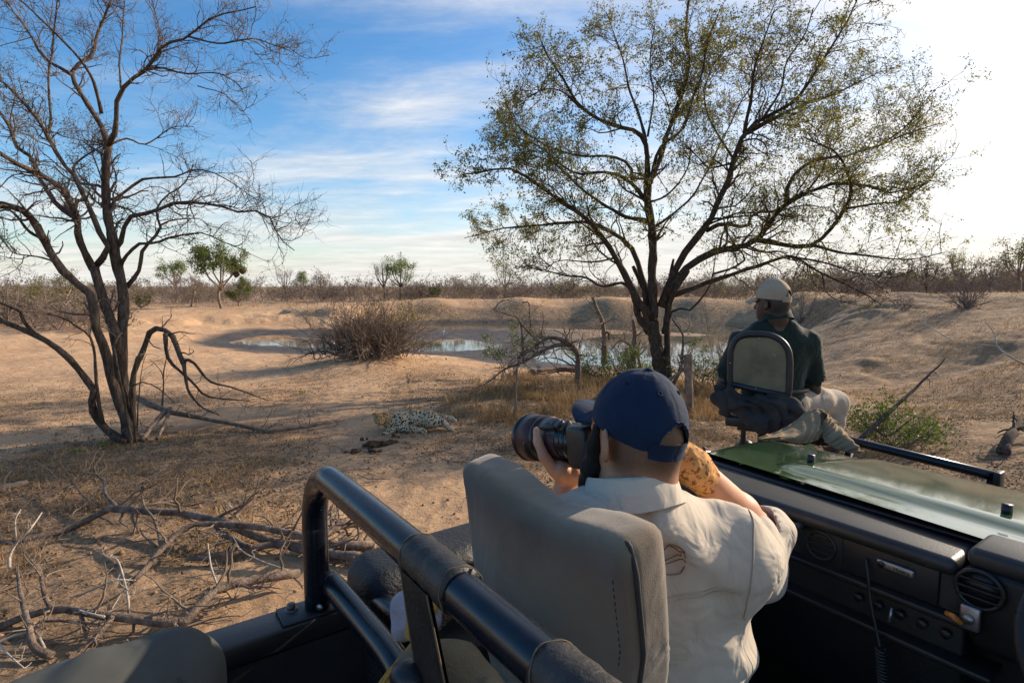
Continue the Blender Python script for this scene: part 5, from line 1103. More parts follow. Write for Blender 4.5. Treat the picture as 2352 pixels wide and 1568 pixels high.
# tracker seat on the front corner
def tracker_seat():
    zt = lambda x, y: (1618.2 + x * .2641, 639.7 + y * .2641); Yl, w = 3.40, .348; A = math.radians(30); cr = A3(math.cos(A), -math.sin(A), 0); nr = A3(-math.sin(A), -math.cos(A), 0)
    o0 = P(1671, 800, Yl)
    def pl(x, y, off=0.0):                            # pixel on the plane of the seat back
        d = ray(*zt(x, y)); t = ((o0 - CAMP) @ nr) / (d @ nr); return CAMP + d * t + nr * off
    arch = [(222, 1150), (222, 900), (226, 700), (235, 610), (275, 530), (350, 487), (450, 480), (580, 497), (670, 545), (725, 620), (742, 720), (738, 900), (722, 1100), (705, 1300)]
    A_ = spline(np.array([pl(*q) for q in arch]), 6); b = MB(); b.tube(A_, .0185, 12, ell=(1.0, 1.0)); o = part(b, 'tracker_seat', SATINB)
    b = MB(); b.tube([pl(228, 915), pl(450, 965), pl(725, 1020)], .019, 10); part(b, 'seat_crossbar', SATINB, o)
    ring = [pl(*q, off=.006) for q in [(238, 905), (242, 700), (262, 600), (320, 530), (450, 512), (590, 525), (680, 590), (712, 700), (705, 850), (690, 988), (460, 945)]]
    ring = spline(np.array(ring + ring[:1]), 5)[:-1]; c = np.mean(ring, 0); b = MB(); n = len(ring); back = ring - nr * .012
    b.add(np.concatenate([ring, back, [c + nr * .006, c - nr * .012]]), np.array([[i, (i + 1) % n, n + (i + 1) % n, n + i] for i in range(n)]))
    b.more(np.array([[i, (i + 1) % n, 2 * n] for i in range(n)]), 0); b.more(np.array([[n + (i + 1) % n, n + i, 2 * n + 1] for i in range(n)]), 0); part(b, 'seat_board', CANVASB, o, smooth=False)
    for q in ((228, 730), (478, 517), (450, 952), (612, 662)): p = pl(*q, off=.021); b = MB(); b.tube([p, p + nr * .004], .004, 8); part(b, 'rivet', ALU, o)
    sd = pl(470, 1290) - nr * .18; Rt = np.stack([cr, -nr, ZX], 1); b = MB(); b.rbox(sd + ZX * .02, (.19, .20, .035), Rt, .02); part(b, 'seat_pan', SATINB, o)
    b = MB(); b.rbox(pl(440, 1300) - nr * .02, (.10, .03, .022), Rt, .006); b.rbox(pl(330, 1370) - nr * .03, (.014, .014, .07), Rt, .004); b.tube([sd - ZX * .02, sd - ZX * .25, Vp(-1.2, 2.75, .68)], .025, 10); b.tube([sd, (sd + l1) / 2, l1], .02, 10); part(b, 'seat_support', SATINB, o)
    return pl, nr, cr, sd
pl, NR, CR, SEATPAN = tracker_seat()
# ------------------------------------------------------------------ people
def skin_mat(name, c1, c2, hair, rough=.5, sss=0.0):
    m = mat(name, c1, c2, rough=rough, scale=22, bump=.12, bscale=260, sss=sss, bdist=.002); nt = m.node_tree; N = nt.nodes; L = nt.links; bs = N['Principled BSDF']
    src = bs.inputs['Base Color'].links[0].from_socket; at = N.new('ShaderNodeAttribute'); at.attribute_name = 'hair'
    nz = N.new('ShaderNodeTexNoise'); nz.inputs['Scale'].default_value = 900; nz.inputs['Detail'].default_value = 2; tc = N.new('ShaderNodeTexCoord'); L.new(tc.outputs['Object'], nz.inputs['Vector'])
    a = N.new('ShaderNodeMath'); a.operation = 'MULTIPLY_ADD'; L.new(nz.outputs['Fac'], a.inputs[0]); a.inputs[1].default_value = .9; L.new(at.outputs['Fac'], a.inputs[2])
    r = N.new('ShaderNodeMapRange'); r.inputs['From Min'].default_value = .45; r.inputs['From Max'].default_value = 1.35; L.new(a.outputs[0], r.inputs['Value'])
    x = N.new('ShaderNodeMix'); x.data_type = 'RGBA'; L.new(r.outputs[0], x.inputs[0]); L.new(src, x.inputs[6]); x.inputs[7].default_value = (*hair, 1); L.new(x.outputs[2], bs.inputs['Base Color']); return m
SKIN = skin_mat('light_tanned_skin', (0.52, 0.235, 0.125), (0.60, 0.30, 0.17), (0.060, 0.036, 0.022))
SKIND = skin_mat('deep_brown_skin', (0.050, 0.026, 0.018), (0.075, 0.040, 0.028), (0.012, 0.010, 0.010), rough=.42, sss=0.0)
SHIRT = mat('khaki_cotton_shirt', (0.47, 0.395, 0.30), (0.55, 0.47, 0.37), rough=.85, scale=5, bump=.12, bscale=600, sheen=.2, spec=.2, bdist=.001, wave=(11, .7, .02))
SHIRTG = mat('dark_green_shirt', (0.008, 0.0175, 0.0125), (0.014, 0.026, 0.0185), rough=.85, scale=5, bump=.2, bscale=300, sheen=.15, spec=.2, bdist=.002, wave=(9, .5, .03))
NAVY = mat('navy_cotton_cap', (0.004, 0.015, 0.040), (0.0065, 0.022, 0.055), rough=.85, scale=14, bump=.15, bscale=700, sheen=.06, spec=.2, bdist=.001, wave=(16, .45, .008))
BEIGE = mat('beige_cap_cotton', (0.34, 0.26, 0.18), (0.40, 0.31, 0.22), rough=.85, scale=10, bump=.15, bscale=400, spec=.2, bdist=.001)
TROU = mat('pale_stone_trousers', (0.36, 0.295, 0.22), (0.43, 0.36, 0.28), rough=.85, scale=6, spec=.2, bump=.1, bscale=300, wave=(8, .5, .03))
GREYT = mat('grey_green_trousers', (0.056, 0.058, 0.052), (0.080, 0.081, 0.072), rough=.8, scale=6, spec=.25, bump=.12, bscale=500, bdist=.001, wave=(7, .4, .02))
CAMO = mat('dark_camouflage_trousers', (0.016, 0.016, 0.018), (0.05, 0.05, 0.052), rough=.85, scale=18, lo=.48, hi=.52, spec=.2)
BEARD = mat('black_beard', (0.006, 0.005, 0.005), (0.016, 0.012, 0.010), rough=.6, scale=80, bump=1, bscale=300, bdist=.004, spec=.3)
WRAP = mat('orange_printed_wrap', (0.60, 0.295, 0.095), (0.66, 0.36, 0.13), rough=.85, scale=9, spec=.2, c3=(0.26, 0.085, 0.035), s3=85, t3=(.53, .58), bump=.1, bscale=300, wave=(14, .25, .008))
BLACKP = mat('black_camera_body', (0.010, 0.010, 0.011), (0.02, 0.02, 0.021), rough=.4, scale=40, bump=.3, bscale=400, bdist=.001)
CAMOL = mat('camouflage_lens_wrap', (0.012, 0.013, 0.010), (0.060, 0.020, 0.022), rough=.45, scale=16, lo=.46, hi=.5, spec=.4, c3=(0.17, 0.155, 0.085), s3=22, t3=(.60, .62))
LENSB = mat('black_lens_barrel', (0.009, 0.009, 0.010), (0.018, 0.018, 0.019), rough=.25, scale=30, spec=.6)

def headset(parent, hc, R, skin, sd, neck, cut=None, h=.0045, extra=None, ear=1.0, hairmask=None):
    """head, neck and whatever skin 'extra' adds, as one continuous surface"""
    lo, hi = sd; s = SDF(lo, hi, h); L = lambda x, y, z: hc + R @ A3(x, y, z)
    s.ell(L(0, -.012, .030), (.077, .096, .095), R, .02); s.ell(L(0, .035, -.045), (.062, .062, .075), R, .04); s.ell(L(0, .055, -.088), (.040, .038, .032), R, .03)
    s.ell(L(0, -.045, -.03), (.062, .055, .07), R, .04)
    s.cone(L(0, .092, .005), L(0, .112, -.032), .008, .014, .012)                       # nose
    s.cone(L(-.032, .078, .028), L(.032, .078, .028), .012, .012, .015)                 # brow
    for x in (-.032, .032): s.ell(L(x, .088, .008), (.014, .012, .008), R, .004, 's'); s.ell(L(x, .080, .008), (.0125, .0125, .0125), R, .002)
    s.cone(L(-.020, .090, -.062), L(.020, .090, -.062), .008, .008, .008); s.box(L(0, .104, -.061), (.02, .008, .0012), R, .001, .003, 's')
    for sg in (-1, 1):
        Re = R @ rot((0, 0, 1), sg * 30) @ rot((1, 0, 0), -8); c = L(sg * .0875, -.012, -.012); s.ell(c, (.0068, .022, .035), Re, .004); s.ell(c + Re @ A3(sg * .008, .004, .002), (.008, .012, .021), Re, .004, 's'); s.ell(L(sg * .077, .002, -.034), (.006, .008, .011), R, .005)
    s.chain([L(0, -.025, -.05), L(0, -.035, -.10), neck[0]], [.056, .055, .060], .03); s.cone(neck[0], neck[1], .062, .085, .03)
    if extra: extra(s)
    o = s.mesh().build('body', skin, parent)
    co = np.empty(len(o.data.vertices) * 3, np.float32); o.data.vertices.foreach_get('co', co); q = (co.reshape(-1, 3) + np.array(parent.location) - hc) @ R
    w = hairmask(q) if hairmask else np.zeros(len(q)); at = o.data.attributes.new('hair', 'FLOAT', 'POINT'); at.data.foreach_set('value', w.astype(np.float32)); return o

def cap(parent, hc, R, m, name='cap', lift=.0, open_arc=.52, droop=.02, k=1.0):
    L = lambda x, y, z: hc + R @ A3(x, y, z); c = A3(0, -.006, .030 + lift)
    np_, nt = 120, 30; ph = np.linspace(0, 2 * math.pi, np_, endpoint=False)[:, None]; t = np.linspace(0, 1, nt)[None]
    thm = 1.62 + .20 * np.sin(ph / 2) ** 2; th = t * thm
    seam = np.zeros_like(ph)
    for s0 in np.arange(6) * math.pi / 3: seam = seam + np.exp(-(((ph - s0 + math.pi) % (2 * math.pi) - math.pi) / .022) ** 2)
    rr = 1 + .012 * fbm(np.sin(ph) * 3 + 2 * t, np.cos(ph) * 3 + 4, t * 5, o=2, seed=3) - .014 * seam * np.sin(th)
    crown = (1 - .05 * np.sin(th * 2) ** 2)
    def surf(off):
        x = (.0875 * k + off) * np.sin(th) * np.sin(ph) * rr * crown; y = (.1065 * k + off) * np.sin(th) * np.cos(ph) * rr * crown; z = (.106 * k + off) * np.cos(th) * rr + .0 * ph
        z = np.where(th > 1.3, z - (th - 1.3) * .012, z); return np.stack([x, y, z], -1) + c
    def world(v): return v @ R.T + hc
    b = MB(); d = np.abs((ph - math.pi)); arch = np.where(d < open_arc, .70 + .24 * (d / open_arc) ** 2.5, 9) ; hole = (arch < t) & (t < .945 + 0 * ph)
    for off, flip in ((0, 0), (-.0025, 1)):
        V = world(surf(off)); idx = np.arange(np_ * nt).reshape(np_, nt); i2 = np.roll(idx, -1, 0)
        f = np.stack([idx[:, :-1], i2[:, :-1], i2[:, 1:], idx[:, 1:]], -1); keep = ~(hole[:, :-1] & hole[:, 1:]); f = f[keep]; b.add(V.reshape(-1, 3), f[:, ::-1] if flip else f)
    o = b.build(name, m, parent)
    V = world(surf(.0006)); i0, i1 = np_ // 2 - int(open_arc / (2 * math.pi) * np_) - 1, np_ // 2 + int(open_arc / (2 * math.pi) * np_) + 2
    ar = [V[i, j] for i in range(i0, i1 + 1) for j in [int(np.argmin(np.abs(np.where(arch[i, 0] < 2, arch[i, 0], .94) - t[0])))]]; bb = MB(); bb.tube(spline(np.array(ar), 2), .0022, 6); bb.build('opening_edge', m, o)
    bb = MB(); st = world(surf(.003))[i0 - 2:i1 + 2, -4:]; lower = st[:, -1:] - ZX * .010; bb.grid(np.concatenate([st, lower], 1)); bb.grid((np.concatenate([st, lower], 1) - nrm(st[:, :1] - hc) * .003)[::-1]); bb.build('strap', m, o)
    bb = MB(); bs_ = SDF(L(*c) + R @ A3(0, 0, .107 * k) - .02, L(*c) + R @ A3(0, 0, .107 * k) + .02, .0022); bs_.ell(L(*c) + R @ A3(0, 0, .1065 * k), (.0085, .0085, .005), R, .001); bs_.mesh(bb).build('button', m, o)
    for s0 in np.arange(6) * math.pi / 3 + math.pi / 6:                             # eyelets
        i = int(s0 / (2 * math.pi) * np_) % np_; p = V[i, 12]; n = nrm(p - L(*c)); e1 = nrm(np.cross(n, ZX)); e2 = np.cross(n, e1); bb = MB(); bb.tube([p + n * .0008 + .0042 * (e1 * math.cos(q) + e2 * math.sin(q)) for q in np.linspace(0, 2 * math.pi, 14)], .0013, 5, False); bb.build('eyelet', m, o)
    # peak
    a = np.linspace(-1.05, 1.05, 30)[:, None]; u = np.linspace(0, 1, 12)[None]; ext = .076 * k * np.cos(a * .82) ** .8
    rx, ry = .0875 * k, .1065 * k; bx = rx * np.sin(a) + 0 * u; by = ry * np.cos(a) + u * ext; bx = bx * (1 - .05 * u); bz = -.012 - droop * (u ** 1.3) - .026 * (np.sin(a) ** 2) * (.5 + .5 * u)
    Vb = np.stack([bx, by, bz + 0 * u], -1) + c; bb = MB(); bb.grid(world(Vb)); bb.grid(world(Vb - A3(0, 0, .004))[::-1]); e = np.concatenate([world(Vb)[:, -1]]); bb.build('peak', m, o)
    bb = MB(); bb.tube(world(Vb - A3(0, 0, .002))[:, -1], .0026, 6); bb.build('peak_edge', m, o); return o

def collar(parent, c, f, m, rx=.072, ry=.075, h=.040, fold=.045, tilt=0.0, gap=.5):
    """stand-and-fall shirt collar, open at the throat"""
    Rn = frame(f); n = 56; a = np.linspace(math.pi - (math.pi - gap), math.pi + (math.pi - gap), n)[:, None]      # 0 = front
    prof = [(0, -.015, 0), (0, .5, .002), (.002, .92, .006), (.006, 1.0, .010), (.011, .90, .014), (.020, .15, .020), (.030, -.45, .026)]
    rows = []
    for off, hz, _ in prof:
        r = 1.0; x = (rx + off * (1.0)) * np.sin(a); y = (ry + off) * np.cos(a); z = h * hz + 0 * a + .012 * np.cos(a) * -1 + .004 * np.sin(3 * a) * (off > .01)
        if off > .012: z = z - .018 * (np.abs(a - math.pi) / math.pi) ** 3 * (off / .03)
        rows.append(np.concatenate([x, y, z], 1))
    V = np.stack(rows, 1); V = V @ (Rn @ rot((1, 0, 0), tilt)).T + c; b = MB(); b.grid(V); b.grid((V - .0025 * nrm(V - c))[::-1]); return b.build('collar', m, parent)

def fingers(s, roots, dirs, bend, axis, lens, r=.0088):
    for p, d, L_, bn in zip(roots, dirs, lens, bend):
        q = np.array(p, float); d = nrm(d); pts = [q]; 
        for k, fr in enumerate((.45, .30, .25)):
            pts.append(pts[-1] + d * L_ * fr); d = np.array(Matrix.Rotation(math.radians(bn), 3, Vector(axis)) @ Vector(d))
        s.chain(pts, [r * 1.05, r, r * .92, r * .8], .004)

# ---- photographer
def photographer():
    az = math.radians(-32); f = A3(math.sin(az), math.cos(az), -.06); R = frame(f) @ rot((0, 1, 0), 4); hc = P(1456, 1000, 1.14); L = lambda x, y, z: hc + R @ A3(x, y, z)
    root = empty('person', P(1500, 1560, 1.12), 'person in navy cap and khaki shirt photographing with a long lens', 'person', None)
    nb = P(1452, 1140, 1.115); tf = A3(-.10, .995, 0); tr = A3(.995, .10, 0)
    sr = nb + tr * .205 - ZX * .128; sl = nb - tr * .185 - ZX * .09; el = P(1738, 1222, 1.35); wr = P(1588, 1070, 1.22); fd = nrm(wr - el)
    mount = P(1345, 1016, 1.33); front = P(1217, 1003, 1.53); la = nrm(front - mount); lr = nrm(np.cross(la, ZX)); lu = np.cross(lr, la); lat = lambda s_: mount + la * s_
    elL = P(1225, 1330, 1.30); wrL = P(1296, 1140, 1.36)
    def arms(s):
        s.chain([sr, el], [.05, .046], .02); s.chain([el, el + fd * .10, wr], [.046, .047, .033], .02)
        grip = L(.062, .150, -.01); hd = nrm(grip - wr); s.chain([wr, wr + hd * .075], [.032, .036], .02); s.ell(wr + hd * .075, (.040, .040, .022), frame(hd), .015)
        up = ZX; rts = [wr + hd * .11 + up * k for k in (.026, .009, -.008, -.024)]
        fingers(s, rts, [hd + f * .35] * 4, [22, 24, 26, 28], tuple(up), [.075, .082, .078, .062]); s.chain([wr + hd * .05 + up * .02, wr + hd * .09 + up * .035 - f * .02, wr + hd * .125 + up * .03 - f * .025], [.014, .012, .0095], .006)
        # left hand cradles the barrel from below: palm up, thumb on the near side
        s.chain([elL, wrL], [.044, .030], .02); pc = lat(.075) - lu * .083; s.cone(wrL, pc - lu * .012, .029, .030, .02); s.ell(pc, (.040, .046, .020), np.stack([lr, la, lu], 1), .015)
        s.ell(pc - lr * .032 + lu * .012 - la * .012, (.022, .026, .026), np.stack([lr, la, lu], 1), .015)
        t0 = pc - lr * .045 + lu * .015; s.chain([t0, lat(.085) - lr * .066 - lu * .030, lat(.098) - lr * .071 + lu * .006, lat(.105) - lr * .068 + lu * .034], [.0165, .0135, .0118, .0092], .006)
        for i, L_ in enumerate((.072, .080, .076, .060)):
            ax_ = .045 + i * .0195; pts = [];
            for k, ang in enumerate((-95, -62, -28, 2)):
                an = math.radians(ang); rad = .066 + .004 * (k == 0); pts.append(lat(ax_ + .004 * k) + lr * rad * math.cos(an) + lu * rad * math.sin(an))
            s.chain([pc + la * (ax_ - .075) + lr * .01] + pts, [.0125, .011, .0102, .0095, .0082], .005)
    lo = np.minimum(np.minimum(hc - .17, wrL - .1), elL - .06); hi = np.maximum(np.maximum(hc + .17, el + .09), front + .02); lo[2] = elL[2] - .03
    def hm(q): return .8 * sstep(.012, -.03, q[:, 1]) * sstep(-.105, -.035, q[:, 2]) * (1 - sstep(.085, .11, np.abs(q[:, 0])))
    body = headset(root, hc, R, SKIN, (lo, hi), (nb + ZX * .0, nb - ZX * .06), extra=arms, hairmask=hm, h=.0052)
    # beard along the jaw
    s = SDF(L(0, .04, -.07) - .13, L(0, .04, -.07) + .13, .004)
    for sg in (-1, 1): s.chain([L(sg * .075, .028, .020), L(sg * .075, .038, -.025), L(sg * .068, .052, -.070), L(sg * .045, .078, -.112), L(0, .088, -.122)], [.008, .013, .019, .024, .028], .015)
    s.ell(L(0, .085, -.130), (.045, .036, .035), R, .02); s.ell(L(-.03, .070, -.140), (.03, .03, .032), R, .02); s.disp(lambda x, y, z: .0022 * fbm(x * 130, y * 130, z * 60, o=2, seed=8)); s.mesh().build('beard', BEARD, root)
    cap(root, hc, R @ rot((1, 0, 0), 13), NAVY, lift=.006, droop=.006, k=.995)
    # shirt
    lo = A3(sl[0] - .16, nb[1] - .24, H - 1.12); hi = A3(el[0] + .14, el[1] + .14, nb[2] + .06); s = SDF(lo, hi, .0078); Rt = np.stack([tr, tf, ZX], 1)
    T = lambda x, y, z: nb + tr * x + tf * y + ZX * z
    s.ell(T(.02, .02, -.19), (.225, .135, .20), Rt, .06); s.ell(T(.05, .03, -.40), (.232, .14, .24), Rt, .08); s.ell(T(.05, .05, -.64), (.215, .145, .20), Rt, .08); s.ell(T(0, -.012, -.035), (.105, .090, .055), Rt, .04)
    s.cone(T(-.06, 0, -.045), T(.06, 0, -.045), .062, .062, .05); s.cone(T(.05, 0, -.06), sr, .062, .086, .06); s.cone(T(-.05, 0, -.06), sl, .062, .074, .06)
    s.cone(sr, el - fd * .02, .088, .074, .04); s.cone(sr + A3(.01, .01, -.03), el + A3(.0, -.03, -.10), .085, .06, .05); s.cone(sl, sl + (elL - sl) * .62, .074, .080, .04); s.cone(el - fd * .03, el + fd * .035, .068, .066, .03)
    s.cone(el + fd * .02, el + fd * .24, .0585, .0585, .003, 's'); s.cone(el + fd * .115, el + fd * .24, .09, .09, .003, 's')
    s.plane(nb + ZX * .012, ZX)
    def wr_(x, y, z):
        q1 = (x - nb[0]); q3 = (z - nb[2]); d1 = np.sin(46 * (q3 * .75 + q1 * .65) + 3.0 * fbm(x * 5, y * 5, z * 5, o=2, seed=2)); d2 = np.sin(58 * (q1 * .9 - q3 * .5) + 3.5 * fbm(x * 4 + 9, y * 4, z * 4, o=2, seed=5))
        m1 = sstep(-.05, .35, fbm(x * 6, y * 6, z * 6, o=2, seed=7)); return -.0075 * d1 * m1 - .0065 * d2 * sstep(.0, .5, fbm(x * 5 + 3, y * 5, z * 5, o=2, seed=9)) + .006 * fbm(x * 9, y * 9, z * 9, o=3, seed=4)
    s.disp(wr_); sh = s.mesh().build('shirt', SHIRT, root)
    # yoke seam and sleeve seam laid on the cloth
    def snap(pts, off=.0012):
        from mathutils.bvhtree import BVHTree
        me = sh.data; bv = BVHTree.FromPolygons([v.co[:] for v in me.vertices], [p.vertices[:] for p in me.polygons]); out = []; org = Vector(root.location)
        for p in pts:
            h_, n_, _, _ = bv.find_nearest(Vector(p) - org); out.append(np.array(h_ + org) + np.array(n_) * off)
        return np.array(out)
    yk = snap([T(x, -.14, -.155 + .012 * math.cos(x * 9)) for x in np.linspace(-.16, .19, 40)]); SEAM = mat('khaki_seam', (.40, .33, .24), (.46, .38, .28), rough=.9, scale=200)
    for dz in (0, -.008): b = MB(); b.tube(yk + ZX * dz, .0013, 5); b.build('yoke_seam', SEAM, sh)
    sv = snap([sr + tr * (.012 + .02 * math.sin(t)) + A3(0, -.085 * math.cos(t), .085 * math.sin(t)) for t in np.linspace(-1.2, 1.4, 30)]); b = MB(); b.tube(sv, .0014, 5); b.build('sleeve_seam', SEAM, sh)
    # round brown embroidered emblem on the back of the shoulder: ring with an animal head and script line
    EMB = mat('brown_embroidery', (.22, .075, .045), (.30, .12, .07), rough=.9, scale=100); ec = P(1513, 1300, 1.0); e1 = tr
    ring = snap([T(.045, -.13, -.085) + tr * .017 * math.cos(t) + ZX * .019 * math.sin(t) for t in np.linspace(.4, 5.6, 40)], .002); ring = np.stack([np.convolve(np.pad(ring[:, i], 2, mode='edge'), np.ones(5) / 5, 'valid') for i in range(3)], 1); b = MB(); b.tube(spline(ring, 3), .0011, 5); eb = b.build('emblem', EMB, sh)
    for pts in ([(-.010, .012), (0, .006), (.010, .008), (.014, .0)], [(-.014, -.002), (-.004, -.006), (.006, -.004), (.015, -.008)], [(-.008, .002), (.0, -.001), (.006, .003)]):
        b = MB(); b.tube(snap(spline([T(.045, -.13, -.085) + tr * x + ZX * z for x, z in pts], 4), .0015), .0010, 5); b.build('emblem_stroke', EMB, eb)
    collar(root, nb + ZX * .004 + tf * .005, nrm(tf + A3(-.18, 0, 0)), SHIRT, .078, .080, .040, tilt=-8)
    # wrap round the wrist and hand
    hd = nrm(L(.062, .150, -.01) - wr); s = SDF(wr - .12, wr + .12, .004); s.chain([wr - fd * .055, wr, wr + hd * .04, wr + hd * .085], [.0375, .0385, .041, .039], .02)
    s.disp(lambda x, y, z: .0022 * np.sin(150 * ((x - wr[0]) * fd[0] + (y - wr[1]) * fd[1] + (z - wr[2]) * fd[2]) + 4 * fbm(x * 30, y * 30, z * 30, o=2, seed=3))); s.mesh().build('wrist_wrap', WRAP, root)
    # trousers
    hp = T(.03, .08, -.72); s = SDF(hp - A3(.36, .3, .42), hp + A3(.36, .75, .26), .014); Rl = frame(VX)
    for sg in (-1, 1): s.chain([hp + tr * sg * .09, hp + tr * sg * .12 + VX * .40 - ZX * .02, hp + tr * sg * .12 + VX * .50 - ZX * .38], [.105, .082, .06], .04)
    s.disp(lambda x, y, z: .006 * fbm(x * 12, y * 12, z * 12, o=2, seed=6)); s.mesh().build('trousers', CAMO, root)
    # ---- the camera in his hands
    cr = empty('camera', mount, 'black camera with long camouflage-wrapped lens held to the eye', 'camera'); Rl = np.stack([lr, la, lu], 1)
    b = MB(); b.rbox(mount - la * .045 + lr * .0, (.070, .036, .050), Rl, .014, 4); bd = b.build('camera_body', BLACKP, cr)
    b = MB(); b.rbox(mount - la * .050 + lu * .058, (.030, .030, .018), Rl, .010, 4); b.build('viewfinder', BLACKP, bd); b = MB(); b.rbox(mount - la * .03 + lr * .075, (.018, .034, .045), Rl, .012, 4); b.build('grip', BLACKP, bd)
    def ring(prof, name, m, parent, n=48):
        a = np.linspace(0, 2 * math.pi, n, endpoint=False); V = np.stack([np.stack([lat(s_) + r * (lr * math.cos(t) + lu * math.sin(t)) for s_, r in prof]) for t in a]); b = MB(); b.grid(V, wrapu=True); return b.build(name, m, parent)
    le = ring([(-.005, .0), (-.005, .034), (.0, .040), (.020, .042), (.022, .046), (.030, .046), (.031, .044), (.036, .044), (.037, .047), (.046, .047), (.048, .045), (.053, .045), (.055, .048), (.064, .049), (.066, .047)], 'lens_barrel', LENSB, cr)
    ring([(.064, .046), (.066, .051), (.110, .053), (.118, .056), (.150, .058), (.152, .0)], 'lens_cover', CAMOL, le)
    ring([(.147, .055), (.148, .0605), (.154, .0615), (.158, .0605), (.159, .055)], 'focus_ring', LENSB, le); ring([(.157, .056), (.158, .0605), (.222, .0635), (.224, .060)], 'lens_hood', CAMOL, le)
    ring([(.221, .060), (.223, .0648), (.232, .0655), (.236, .063), (.234, .056), (.19, .052), (.17, .0)], 'hood_rim', LENSB, le)
    b = MB(); nside = nrm(-lr * .62 + lu * .78); Rp = np.stack([np.cross(la, nside), la, nside], 1)
    b.rbox(lat(.090) + nside * .056, (.016, .032, .007), Rp, .003); tc_ = b.build('collar_plate', BLACKP, le)
    for k in (.075, .098): b = MB(); b.tube([lat(k) + nside * .062, lat(k) + nside * .0642], .0035, 10); b.build('plate_screw', LENSB, tc_)
    b = MB(); b.rbox(lat(.050) + nside * .052, (.012, .010, .012), Rp, .004); b.rbox(lat(.030) + nside * .050, (.016, .008, .009), Rp, .003); b.build('collar_knob', BLACKP, le)
    return root
photographer()

